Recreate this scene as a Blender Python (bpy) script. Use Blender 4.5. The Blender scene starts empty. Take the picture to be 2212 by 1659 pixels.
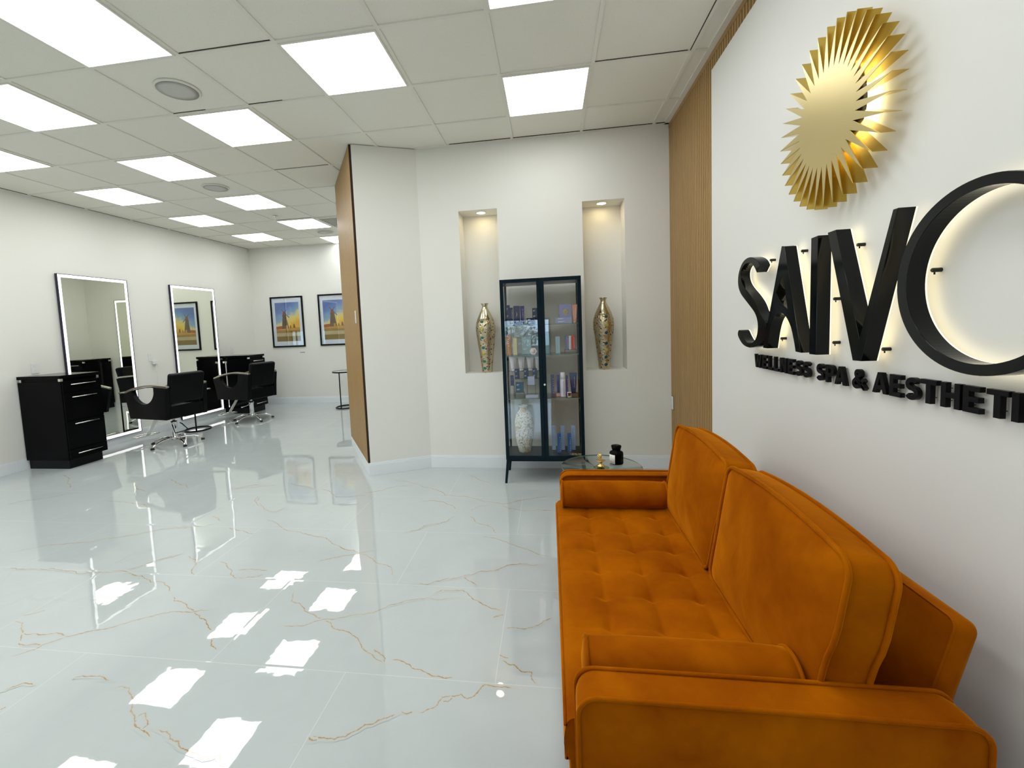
import bpy, bmesh, math, random, json
from mathutils import Matrix, Vector
PI = math.pi
random.seed(7)
SC = bpy.context.scene
COL = SC.collection

# ---------------------------------------------------------------- camera
cam_d = bpy.data.cameras.new('camera')
cam = bpy.data.objects.new('camera', cam_d)
COL.objects.link(cam)
cam_d.sensor_width = 36.0
cam_d.lens = 952.17 / 2212 * 36.0
cam_d.shift_x = (1106.0 - 1050.86) / 2212
cam_d.shift_y = -(829.5 - 775.82) / 2212
cam_d.clip_start = 0.02
YAW, PITCH, ROLL = 0.1433369, -0.0761831, -0.0416436
cam.matrix_world = (Matrix.Translation((0, 0, 1.3641)) @ Matrix.Rotation(YAW, 4, 'Z')
                    @ Matrix.Rotation(PI / 2 + PITCH, 4, 'X') @ Matrix.Rotation(ROLL, 4, 'Z'))
SC.camera = cam

# ---------------------------------------------------------------- world, exposure
world = bpy.data.worlds.new('world')
SC.world = world
world.use_nodes = True
wn = world.node_tree.nodes
wn['Background'].inputs['Color'].default_value = (0.50, 0.74, 1.0, 1)
wn['Background'].inputs['Strength'].default_value = 6.0
SC.view_settings.view_transform = 'Standard'
SC.view_settings.look = 'None'
SC.view_settings.exposure = 0.0
SC.view_settings.gamma = 1.0
SC.view_settings.use_curve_mapping = False
PANEL_EMIT = 7.4          # ceiling light diffusers
LED_WARM = 1.15            # halo leds behind the sign
LED_MIRROR = 1.6
H = 3.0214                # ceiling height
T = 0.6096                # ceiling tile
GX0, GY0 = -2.7166, 2.4536

# ---------------------------------------------------------------- materials
def new_mat(name):
    m = bpy.data.materials.new(name)
    m.use_nodes = True
    nt = m.node_tree
    b = nt.nodes['Principled BSDF']
    return m, nt, b

def noise_node(nt, scale, detail=3.0, rough=0.5, vec=None, dist=0.0):
    n = nt.nodes.new('ShaderNodeTexNoise')
    n.inputs['Scale'].default_value = scale
    n.inputs['Detail'].default_value = detail
    n.inputs['Roughness'].default_value = rough
    n.inputs['Distortion'].default_value = dist
    if vec is None:
        tc = nt.nodes.new('ShaderNodeTexCoord')
        vec = tc.outputs['Object']
    nt.links.new(vec, n.inputs['Vector'])
    return n

def mix_col(nt, fac, a, b, blend='MIX'):
    m = nt.nodes.new('ShaderNodeMix')
    m.data_type = 'RGBA'
    m.blend_type = blend
    for s, v in ((m.inputs[0], fac), (m.inputs[6], a), (m.inputs[7], b)):
        if hasattr(v, 'is_linked'):
            nt.links.new(v, s)
        elif isinstance(v, (int, float)):
            s.default_value = v
        else:
            s.default_value = (*v, 1)
    return m.outputs[2]

def math_node(nt, op, a, b=None, c=None, clamp=False):
    m = nt.nodes.new('ShaderNodeMath')
    m.operation = op
    m.use_clamp = clamp
    for i, v in enumerate((a, b, c)):
        if v is None:
            continue
        if hasattr(v, 'is_linked'):
            nt.links.new(v, m.inputs[i])
        else:
            m.inputs[i].default_value = v
    return m.outputs[0]

def pmat(name, col, rough=0.5, metal=0.0, var=0.06, nscale=6.0, bump=0.0, bscale=60.0, coat=0.0, spec=0.5, sheen=0.0, sheen_col=None, emit=None, estr=0.0):
    m, nt, b = new_mat(name)
    n = noise_node(nt, nscale)
    lo = tuple(c * (1 - var) for c in col)
    hi = tuple(min(1, c * (1 + var)) for c in col)
    nt.links.new(mix_col(nt, n.outputs['Fac'], lo, hi), b.inputs['Base Color'])
    b.inputs['Roughness'].default_value = rough
    b.inputs['Metallic'].default_value = metal
    b.inputs['Specular IOR Level'].default_value = spec
    b.inputs['Coat Weight'].default_value = coat
    b.inputs['Coat Roughness'].default_value = 0.03
    if sheen:
        b.inputs['Sheen Weight'].default_value = sheen
        b.inputs['Sheen Roughness'].default_value = 0.35
        b.inputs['Sheen Tint'].default_value = (*(sheen_col or col), 1)
    if emit:
        b.inputs['Emission Color'].default_value = (*emit, 1)
        b.inputs['Emission Strength'].default_value = estr
    if bump:
        n2 = noise_node(nt, bscale, 4)
        bp = nt.nodes.new('ShaderNodeBump')
        bp.inputs['Strength'].default_value = 1.0
        bp.inputs['Distance'].default_value = bump
        nt.links.new(n2.outputs['Fac'], bp.inputs['Height'])
        nt.links.new(bp.outputs['Normal'], b.inputs['Normal'])
    return m

def glass_mat(name, tint=(0.97, 0.99, 0.98), ior=1.5):
    m = bpy.data.materials.new(name)
    m.use_nodes = True
    nt = m.node_tree
    nt.nodes.clear()
    out = nt.nodes.new('ShaderNodeOutputMaterial')
    tr = nt.nodes.new('ShaderNodeBsdfTransparent')
    tr.inputs[0].default_value = (*tint, 1)
    gl = nt.nodes.new('ShaderNodeBsdfGlossy')
    gl.inputs['Roughness'].default_value = 0.0
    # schlick reflectance, the same from both faces of the pane
    ge = nt.nodes.new('ShaderNodeNewGeometry')
    dt = nt.nodes.new('ShaderNodeVectorMath'); dt.operation = 'DOT_PRODUCT'
    nt.links.new(ge.outputs['Incoming'], dt.inputs[0]); nt.links.new(ge.outputs['Normal'], dt.inputs[1])
    r0 = ((ior - 1) / (ior + 1)) ** 2
    g1 = math_node(nt, 'POWER', math_node(nt, 'SUBTRACT', 1.0, math_node(nt, 'ABSOLUTE', dt.outputs['Value']), clamp=True), 5.0)
    frs = math_node(nt, 'ADD', math_node(nt, 'MULTIPLY', g1, 1 - r0), r0, clamp=True)
    mx = nt.nodes.new('ShaderNodeMixShader')
    nt.links.new(frs, mx.inputs[0])
    nt.links.new(tr.outputs[0], mx.inputs[1])
    nt.links.new(gl.outputs[0], mx.inputs[2])
    nt.links.new(mx.outputs[0], out.inputs[0])
    return m

M = {}
M['wall'] = pmat('wall_paint', (0.84, 0.83, 0.775), 0.6, var=0.012, nscale=1.5, bump=0.0006, bscale=180, spec=0.3)
M['wall_far'] = M['wall']
M['sign_panel'] = pmat('sign_panel_paint', (0.83, 0.82, 0.785), 0.45, var=0.01, nscale=1.2, spec=0.3)
M['trim'] = pmat('trim_white', (0.84, 0.875, 0.905), 0.3, var=0.01)
M['black_gloss'] = pmat('black_gloss', (0.003, 0.003, 0.0035), 0.12, var=0.2, spec=0.05)
M['black_satin'] = pmat('black_satin', (0.004, 0.005, 0.006), 0.30, var=0.15, spec=0.15)
M['black_letter'] = pmat('letter_black_acrylic', (0.002, 0.003, 0.003), 0.10, var=0.2, spec=0.25)
M['letter_small'] = pmat('small_letter_black', (0.003, 0.003, 0.004), 0.35, var=0.2, spec=0.15)
M['vinyl'] = pmat('black_vinyl', (0.003, 0.0035, 0.004), 0.33, var=0.2, spec=0.10, bump=0.0004, bscale=220)
M['chrome'] = pmat('chrome', (0.80, 0.81, 0.81), 0.09, 1.0, var=0.02)
M['brushed'] = pmat('brushed_champagne_metal', (0.50, 0.46, 0.38), 0.28, 1.0, var=0.05, nscale=30)
M['steel'] = pmat('brushed_steel', (0.78, 0.78, 0.74), 0.25, 1.0, var=0.03, nscale=30)
M['rubber'] = pmat('black_rubber', (0.01, 0.01, 0.01), 0.6)
M['cab'] = pmat('dark_teal_metal', (0.001, 0.010, 0.016), 0.30, var=0.15, spec=0.15)
M['glass'] = glass_mat('clear_glass', (0.992, 0.998, 0.995))
M['glass_edge'] = pmat('glass_edge_green', (0.10, 0.22, 0.19), 0.15, var=0.1)
M['table_glass'] = glass_mat('table_glass', (0.90, 0.95, 0.93))
M['gold'] = pmat('polished_gold', (0.80, 0.58, 0.22), 0.16, 1.0, var=0.05)
M['sun_face'] = pmat('sunburst_face_brass', (0.60, 0.49, 0.24), 0.34, 1.0, var=0.05, nscale=3)
M['sun_fin'] = pmat('sunburst_fin_brass', (0.62, 0.44, 0.10), 0.22, 1.0, var=0.12, nscale=8)
M['plastic'] = pmat('white_plastic', (0.80, 0.81, 0.80), 0.35, var=0.01)
M['marble_top'] = pmat('table_top_stone', (0.55, 0.55, 0.54), 0.15, var=0.35, nscale=14)
M['grille'] = pmat('speaker_grille', (0.60, 0.59, 0.55), 0.7, var=0.05, nscale=200)

def emis(name, col, s):
    m, nt, b = new_mat(name)
    b.inputs['Base Color'].default_value = (0.8, 0.8, 0.8, 1)
    n = noise_node(nt, 3.0)
    e = mix_col(nt, n.outputs['Fac'], tuple(c * 0.97 for c in col), col)
    nt.links.new(e, b.inputs['Emission Color'])
    b.inputs['Emission Strength'].default_value = s
    return m
M['panel_light'] = emis('ceiling_panel_light', (0.955, 0.985, 0.985), PANEL_EMIT)
M['led_warm'] = emis('warm_led', (1.0, 0.86, 0.50), LED_WARM)
M['led_sun'] = emis('sunburst_led', (1.0, 0.84, 0.42), 4.2)
M['led_mirror'] = emis('mirror_led', (1.0, 0.97, 0.98), LED_MIRROR)
M['puck'] = emis('niche_puck_light', (1.0, 0.78, 0.42), 26.0)

# mirror
m, nt, b = new_mat('mirror_glass')
b.inputs['Base Color'].default_value = (0.86, 0.88, 0.78, 1)
b.inputs['Metallic'].default_value = 1.0
b.inputs['Roughness'].default_value = 0.0
M['mirror'] = m

# floor: polished porcelain with gold veins, tile joints
def floor_material():
    m, nt, b = new_mat('polished_marble_tile')
    L = nt.links
    tc = nt.nodes.new('ShaderNodeTexCoord')
    sx = nt.nodes.new('ShaderNodeSeparateXYZ')
    L.new(tc.outputs['Object'], sx.inputs[0])
    X, Y = sx.outputs[0], sx.outputs[1]
    row = math_node(nt, 'DIVIDE', math_node(nt, 'SUBTRACT', Y, 1.566 - 0.602 * 20), 0.602)
    rowi = math_node(nt, 'FLOOR', row)
    rf = math_node(nt, 'SUBTRACT', row, rowi)
    par = math_node(nt, 'MODULO', rowi, 2.0)
    offx = math_node(nt, 'ADD', math_node(nt, 'MULTIPLY', par, 0.605), 0.0)
    cx = math_node(nt, 'DIVIDE', math_node(nt, 'ADD', math_node(nt, 'SUBTRACT', X, -0.245 - 1.21 * 20), offx), 1.21)
    coli = math_node(nt, 'FLOOR', cx)
    cf = math_node(nt, 'SUBTRACT', cx, coli)
    # distance to joint in metres
    dy = math_node(nt, 'MULTIPLY', math_node(nt, 'MINIMUM', rf, math_node(nt, 'SUBTRACT', 1.0, rf)), 0.602)
    dx = math_node(nt, 'MULTIPLY', math_node(nt, 'MINIMUM', cf, math_node(nt, 'SUBTRACT', 1.0, cf)), 1.21)
    d = math_node(nt, 'MINIMUM', dx, dy)
    joint = math_node(nt, 'LESS_THAN', d, 0.0011)
    # base colour
    n1 = noise_node(nt, 0.9, 5, 0.6, dist=0.6)
    n2 = noise_node(nt, 3.2, 6, 0.6, dist=1.0)
    base = mix_col(nt, n1.outputs['Fac'], (0.485, 0.54, 0.55), (0.585, 0.625, 0.62))
    soft = math_node(nt, 'MULTIPLY', math_node(nt, 'SUBTRACT', n2.outputs['Fac'], 0.45, clamp=True), 0.7, clamp=True)
    base = mix_col(nt, soft, base, (0.43, 0.47, 0.48))
    # faint thin procedural veins
    w = nt.nodes.new('ShaderNodeTexNoise')
    w.inputs['Scale'].default_value = 1.3
    w.inputs['Detail'].default_value = 7
    w.inputs['Distortion'].default_value = 0.8
    L.new(tc.outputs['Object'], w.inputs['Vector'])
    dv = math_node(nt, 'ABSOLUTE', math_node(nt, 'SUBTRACT', w.outputs['Fac'], 0.5))
    thin = math_node(nt, 'SUBTRACT', 1.0, math_node(nt, 'DIVIDE', dv, 0.008), clamp=True)
    msk = noise_node(nt, 0.8, 2)
    thin = math_node(nt, 'MULTIPLY', thin, math_node(nt, 'MULTIPLY', math_node(nt, 'SUBTRACT', msk.outputs['Fac'], 0.5, clamp=True), 1.6))
    base = mix_col(nt, thin, base, (0.50, 0.46, 0.38))
    # drawn veins: attribute 1 on the vein's line, 0 at its edge
    at = nt.nodes.new('ShaderNodeAttribute')
    at.attribute_name = 'vein'
    v = at.outputs['Fac']
    n3 = noise_node(nt, 55, 3)
    n4 = noise_node(nt, 4.0, 2)
    halo = math_node(nt, 'MULTIPLY', math_node(nt, 'POWER', v, 1.6), 0.42)
    core = math_node(nt, 'SUBTRACT', math_node(nt, 'ADD', math_node(nt, 'MULTIPLY', v, 1.0), math_node(nt, 'MULTIPLY', n3.outputs['Fac'], 0.22)), 0.84, clamp=True)
    core = math_node(nt, 'MULTIPLY', core, 7.0, clamp=True)
    core = math_node(nt, 'MULTIPLY', core, math_node(nt, 'MULTIPLY', math_node(nt, 'SUBTRACT', n4.outputs['Fac'], 0.10, clamp=True), 1.7), clamp=True)
    base = mix_col(nt, halo, base, (0.62, 0.50, 0.30))
    base = mix_col(nt, core, base, (0.36, 0.19, 0.05))
    base = mix_col(nt, joint, base, (0.70, 0.71, 0.68))
    L.new(base, b.inputs['Base Color'])
    b.inputs['Roughness'].default_value = 0.015
    b.inputs['IOR'].default_value = 1.72
    b.inputs['Specular IOR Level'].default_value = 0.5
    # gentle waviness + a tiny tilt per tile
    cmb = nt.nodes.new('ShaderNodeCombineXYZ')
    L.new(rowi, cmb.inputs[0]); L.new(coli, cmb.inputs[1])
    wnz = nt.nodes.new('ShaderNodeTexWhiteNoise')
    L.new(cmb.outputs[0], wnz.inputs['Vector'])
    sub = nt.nodes.new('ShaderNodeVectorMath'); sub.operation = 'SUBTRACT'
    L.new(wnz.outputs['Color'], sub.inputs[0]); sub.inputs[1].default_value = (0.5, 0.5, 0.5)
    mul = nt.nodes.new('ShaderNodeVectorMath'); mul.operation = 'MULTIPLY'
    L.new(sub.outputs[0], mul.inputs[0]); mul.inputs[1].default_value = (0.010, 0.010, 0)
    nb = noise_node(nt, 7.0, 2.5, 0.5)
    edge = math_node(nt, 'MULTIPLY', math_node(nt, 'SUBTRACT', 1.0, math_node(nt, 'DIVIDE', d, 0.012), clamp=True), -0.35)
    hgt = math_node(nt, 'ADD', nb.outputs['Fac'], edge)
    bp = nt.nodes.new('ShaderNodeBump')
    bp.inputs['Strength'].default_value = 1.0
    bp.inputs['Distance'].default_value = 0.0004
    L.new(hgt, bp.inputs['Height'])
    add = nt.nodes.new('ShaderNodeVectorMath'); add.operation = 'ADD'
    L.new(bp.outputs['Normal'], add.inputs[0]); L.new(mul.outputs[0], add.inputs[1])
    nrm = nt.nodes.new('ShaderNodeVectorMath'); nrm.operation = 'NORMALIZE'
    L.new(add.outputs[0], nrm.inputs[0])
    L.new(nrm.outputs[0], b.inputs['Normal'])
    return m
M['floor'] = floor_material()

# ceiling tile: speckled mineral fibre
m, nt, b = new_mat('ceiling_tile')
n = noise_node(nt, 140, 3)
sp = math_node(nt, 'MULTIPLY', math_node(nt, 'LESS_THAN', n.outputs['Fac'], 0.36), 0.12)
n2 = noise_node(nt, 0.7, 2)
base = mix_col(nt, n2.outputs['Fac'], (0.86, 0.84, 0.75), (0.89, 0.87, 0.78))
nt.links.new(mix_col(nt, sp, base, (0.30, 0.29, 0.25)), b.inputs['Base Color'])
b.inputs['Roughness'].default_value = 0.8
M['ceiling'] = m
M['tbar'] = pmat('ceiling_grid_metal', (0.84, 0.82, 0.74), 0.45, var=0.02)

# wood
def wood(name, a, c, axis_scale=(60, 60, 1.6)):
    m, nt, b = new_mat(name)
    tc = nt.nodes.new('ShaderNodeTexCoord')
    mp = nt.nodes.new('ShaderNodeMapping')
    mp.inputs['Scale'].default_value = axis_scale
    nt.links.new(tc.outputs['Object'], mp.inputs['Vector'])
    n = noise_node(nt, 1.0, 4, 0.55, vec=mp.outputs[0], dist=0.4)
    nt.links.new(mix_col(nt, n.outputs['Fac'], a, c), b.inputs['Base Color'])
    b.inputs['Roughness'].default_value = 0.42
    return m
M['oak'] = wood('oak_slat', (0.31, 0.172, 0.050), (0.47, 0.29, 0.102))
M['groove_and_gap_shade'] = pmat('slat_felt_and_gap_shade', (0.035, 0.016, 0.008), 0.9)  # felt between the slats; also colours the painted shadow lines on the ceiling

# velvet
def velvet():
    m, nt, b = new_mat('burnt_orange_velvet')
    n1 = noise_node(nt, 4.0, 3, 0.5, dist=0.5)
    n2 = noise_node(nt, 38, 3, 0.5)
    f = math_node(nt, 'ADD', math_node(nt, 'MULTIPLY', n1.outputs['Fac'], 0.85), math_node(nt, 'MULTIPLY', n2.outputs['Fac'], 0.15))
    f = math_node(nt, 'MULTIPLY', math_node(nt, 'SUBTRACT', f, 0.30, clamp=True), 2.3, clamp=True)
    nt.links.new(mix_col(nt, f, (0.24, 0.046, 0.0003), (0.45, 0.122, 0.0006)), b.inputs['Base Color'])
    b.inputs['Roughness'].default_value = 0.75
    b.inputs['Specular IOR Level'].default_value = 0.02
    b.inputs['Sheen Weight'].default_value = 1.0
    b.inputs['Sheen Roughness'].default_value = 0.34
    b.inputs['Sheen Tint'].default_value = (1.0, 0.36, 0.015, 1)
    n3 = noise_node(nt, 6, 3, 0.45, dist=0.5)
    bp = nt.nodes.new('ShaderNodeBump')
    bp.inputs['Distance'].default_value = 0.008
    bp.inputs['Strength'].default_value = 0.7
    nt.links.new(n3.outputs['Fac'], bp.inputs['Height'])
    nt.links.new(bp.outputs['Normal'], b.inputs['Normal'])
    return m
M['velvet'] = velvet()

def dots_metal():
    m, nt, b = new_mat('hammered_metal_with_jewels')
    tc = nt.nodes.new('ShaderNodeTexCoord')
    vo = nt.nodes.new('ShaderNodeTexVoronoi')
    vo.inputs['Scale'].default_value = 42
    nt.links.new(tc.outputs['Object'], vo.inputs['Vector'])
    dot = math_node(nt, 'LESS_THAN', vo.outputs['Distance'], 0.31)
    sz = nt.nodes.new('ShaderNodeSeparateXYZ')
    nt.links.new(tc.outputs['Object'], sz.inputs[0])
    dot = math_node(nt, 'MULTIPLY', dot, math_node(nt, 'LESS_THAN', sz.outputs[2], 0.52))
    sc = nt.nodes.new('ShaderNodeSeparateColor')
    nt.links.new(vo.outputs['Color'], sc.inputs[0])
    dot = math_node(nt, 'MULTIPLY', dot, math_node(nt, 'LESS_THAN', sc.outputs[0], 0.8))
    rmp = nt.nodes.new('ShaderNodeValToRGB')
    rmp.color_ramp.interpolation = 'CONSTANT'
    e = rmp.color_ramp.elements
    e[0].position = 0; e[0].color = (0.12, 0.02, 0.012, 1)
    e[1].position = 0.5; e[1].color = (0.40, 0.16, 0.02, 1)
    x = e.new(0.75); x.color = (0.03, 0.20, 0.19, 1)
    x = e.new(0.88); x.color = (0.20, 0.03, 0.05, 1)
    nt.links.new(sc.outputs[1], rmp.inputs[0])
    nt.links.new(mix_col(nt, dot, (0.60, 0.53, 0.36), rmp.outputs[0]), b.inputs['Base Color'])
    nt.links.new(math_node(nt, 'SUBTRACT', 1.0, dot), b.inputs['Metallic'])
    b.inputs['Roughness'].default_value = 0.2
    ring = math_node(nt, 'SINE', math_node(nt, 'MULTIPLY', vo.outputs['Distance'], 22.0))
    bp = nt.nodes.new('ShaderNodeBump'); bp.inputs['Distance'].default_value = 0.0004
    nt.links.new(ring, bp.inputs['Height']); nt.links.new(bp.outputs['Normal'], b.inputs['Normal'])
    return m
M['jewel_metal'] = dots_metal()
M['vase_metal'] = pmat('vase_champagne_metal', (0.62, 0.54, 0.37), 0.17, 1.0, var=0.05)

def mosaic():
    m, nt, b = new_mat('mother_of_pearl_mosaic')
    tc = nt.nodes.new('ShaderNodeTexCoord')
    vo = nt.nodes.new('ShaderNodeTexVoronoi'); vo.inputs['Scale'].default_value = 130
    nt.links.new(tc.outputs['Object'], vo.inputs['Vector'])
    sc = nt.nodes.new('ShaderNodeSeparateColor'); nt.links.new(vo.outputs['Color'], sc.inputs[0])
    rmp = nt.nodes.new('ShaderNodeValToRGB')
    e = rmp.color_ramp.elements
    e[0].color = (0.30, 0.28, 0.20, 1); e[1].color = (0.85, 0.84, 0.78, 1)
    x = e.new(0.25); x.color = (0.55, 0.52, 0.42, 1)
    x = e.new(0.4); x.color = (0.78, 0.77, 0.70, 1)
    nt.links.new(sc.outputs[0], rmp.inputs[0])
    n = noise_node(nt, 9, 2)
    g = math_node(nt, 'GREATER_THAN', n.outputs['Fac'], 0.60)
    nt.links.new(mix_col(nt, math_node(nt, 'MULTIPLY', g, 0.7), rmp.outputs[0], (0.50, 0.34, 0.12)), b.inputs['Base Color'])
    b.inputs['Roughness'].default_value = 0.2
    return m
M['mosaic'] = mosaic()

_cm = {}
def cmat(name, col, rough=0.35, metal=0.0, var=0.05):
    k = (name, tuple(col), rough, metal)
    if k not in _cm:
        _cm[k] = pmat(name, col, rough, metal, var)
    return _cm[k]

# ---------------------------------------------------------------- mesh helpers
class MB:
    def __init__(s):
        s.v = []; s.f = []; s.m = []; s.sm = []
    def add(s, vs, fs, mat=0, smooth=False, M4=None):
        o = len(s.v)
        for p in vs:
            if M4 is not None:
                p = M4 @ Vector(p)
            s.v.append(tuple(p))
        for f in fs:
            s.f.append(tuple(o + i for i in f)); s.m.append(mat); s.sm.append(smooth)
        return s
    def box(s, x0, x1, y0, y1, z0, z1, mat=0, M4=None):
        vs = [(x, y, z) for z in (z0, z1) for y in (y0, y1) for x in (x0, x1)]
        return s.add(vs, [(0, 2, 3, 1), (4, 5, 7, 6), (0, 1, 5, 4), (2, 6, 7, 3), (0, 4, 6, 2), (1, 3, 7, 5)], mat, M4=M4)
    def prism(s, poly, z0, z1, mat=0, M4=None):
        n = len(poly)
        vs = [(x, y, z0) for x, y in poly] + [(x, y, z1) for x, y in poly]
        return s.add(vs, [tuple(range(n))[::-1], tuple(range(n, 2 * n))] + [(i, (i + 1) % n, n + (i + 1) % n, n + i) for i in range(n)], mat, M4=M4)
    def lathe(s, prof, seg=32, mat=0, M4=None, smooth=True, caps=True):
        vs = []; fs = []
        for r, z in prof:
            for k in range(seg):
                a = 2 * PI * k / seg
                vs.append((r * math.cos(a), r * math.sin(a), z))
        for i in range(len(prof) - 1):
            for k in range(seg):
                k2 = (k + 1) % seg
                fs.append((i * seg + k, i * seg + k2, (i + 1) * seg + k2, (i + 1) * seg + k))
        s.add(vs, fs, mat, smooth, M4)
        o = len(s.v) - len(vs)
        if not caps: return s
        if prof[0][0] > 1e-6:
            s.f.append(tuple(o + k for k in range(seg))[::-1]); s.m.append(mat); s.sm.append(False)
        if prof[-1][0] > 1e-6:
            b0 = o + (len(prof) - 1) * seg
            s.f.append(tuple(b0 + k for k in range(seg))); s.m.append(mat); s.sm.append(False)
        return s
    def cyl(s, c, r, z0, z1, seg=24, mat=0, M4=None):
        t = Matrix.Translation((c[0], c[1], 0))
        return s.lathe([(r, z0), (r, z1)], seg, mat, (M4 @ t) if M4 is not None else t)
    def tube(s, pts, r, seg=8, mat=0, closed=False, M4=None, flat=1.0, up=None):
        P = [Vector(p) for p in pts]; n = len(P)
        rs = r if isinstance(r, (list, tuple)) else [r] * n
        vs = []; fs = []
        prev = None
        for i in range(n):
            a = P[(i - 1) % n] if (closed or i > 0) else P[i]
            c = P[(i + 1) % n] if (closed or i < n - 1) else P[i]
            t = (c - a)
            if t.length < 1e-9: t = Vector((0, 0, 1))
            t.normalize()
            if up is not None:
                u = Vector(up)
                u = (u - t * u.dot(t))
            elif prev is None:
                u = Vector((0, 0, 1)) if abs(t.z) < 0.9 else Vector((1, 0, 0))
                u = (u - t * u.dot(t))
            else:
                u = prev - t * prev.dot(t)
            u.normalize(); prev = u
            w = t.cross(u)
            for k in range(seg):
                an = 2 * PI * (k + 0.5) / seg
                vs.append(P[i] + (w * math.cos(an) + u * math.sin(an) * flat) * rs[i])
        m = n if closed else n - 1
        for i in range(m):
            j = (i + 1) % n
            for k in range(seg):
                k2 = (k + 1) % seg
                fs.append((i * seg + k, i * seg + k2, j * seg + k2, j * seg + k))
        if not closed:
            fs.append(tuple(range(seg))[::-1]); fs.append(tuple((n - 1) * seg + k for k in range(seg)))
        return s.add(vs, fs, mat, seg > 4, M4)
    def build(s, name, mats, parent=None, bevel=0.0, seg=2, subsurf=0, loc=None):
        me = bpy.data.meshes.new(name)
        me.from_pydata([tuple(v) for v in s.v], [], s.f)
        if not isinstance(mats, (list, tuple)): mats = [mats]
        for m_ in mats: me.materials.append(m_)
        me.polygons.foreach_set('material_index', s.m)
        me.polygons.foreach_set('use_smooth', s.sm)
        bm = bmesh.new(); bm.from_mesh(me)
        bmesh.ops.recalc_face_normals(bm, faces=bm.faces)
        bm.to_mesh(me); bm.free()
        me.update()
        return link(name, me, parent, bevel, seg, subsurf, loc)

def link(name, me, parent=None, bevel=0.0, seg=2, subsurf=0, loc=None):
    o = bpy.data.objects.new(name, me)
    COL.objects.link(o)
    if parent is not None: o.parent = parent
    if loc is not None: o.location = loc
    if bevel:
        b = o.modifiers.new('bevel', 'BEVEL'); b.width = bevel; b.segments = seg; b.limit_method = 'ANGLE'; b.angle_limit = 0.7
        b.harden_normals = False
    if subsurf:
        q = o.modifiers.new('sub', 'SUBSURF'); q.levels = subsurf; q.render_levels = subsurf
    return o

def empty(name, loc=(0, 0, 0), rz=0.0):
    o = bpy.data.objects.new(name, None)
    COL.objects.link(o); o.location = loc; o.rotation_euler = (0, 0, rz)
    o.empty_display_size = 0.1
    return o

def tag(o, label=None, cat=None, group=None, kind=None):
    if label: o['label'] = label
    if cat: o['category'] = cat
    if group: o['group'] = group
    if kind: o['kind'] = kind
    return o

def struct(o):
    o['kind'] = 'structure'
    return o

def copy_tree(o, parent=None):
    c = o.copy(); COL.objects.link(c)
    if parent is not None: c.parent = parent
    for ch in list(o.children):
        copy_tree(ch, c)
    return c

def shape2d(name, loops, depth, mat, parent=None, bevel=0.0):
    """extruded flat outline in local xy (loops: outer first, then holes), thickness 'depth' centred on z"""
    cu = bpy.data.curves.new(name, 'CURVE'); cu.dimensions = '2D'; cu.fill_mode = 'BOTH'
    cu.extrude = depth / 2; cu.bevel_depth = bevel; cu.bevel_resolution = 1; cu.offset = -bevel
    for lp in loops:
        sp = cu.splines.new('POLY'); sp.points.add(len(lp) - 1)
        for i, (x, y) in enumerate(lp): sp.points[i].co = (x, y, 0, 1)
        sp.use_cyclic_u = True
    tmp = bpy.data.objects.new('tmp', cu); COL.objects.link(tmp)
    dg = bpy.context.evaluated_depsgraph_get(); dg.update()
    me = bpy.data.meshes.new_from_object(tmp.evaluated_get(dg))
    bpy.data.objects.remove(tmp)
    me.materials.clear(); me.materials.append(mat)
    for p in me.polygons: p.use_smooth = False
    me.name = name
    o = bpy.data.objects.new(name, me); COL.objects.link(o)
    if parent is not None: o.parent = parent
    return o

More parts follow.
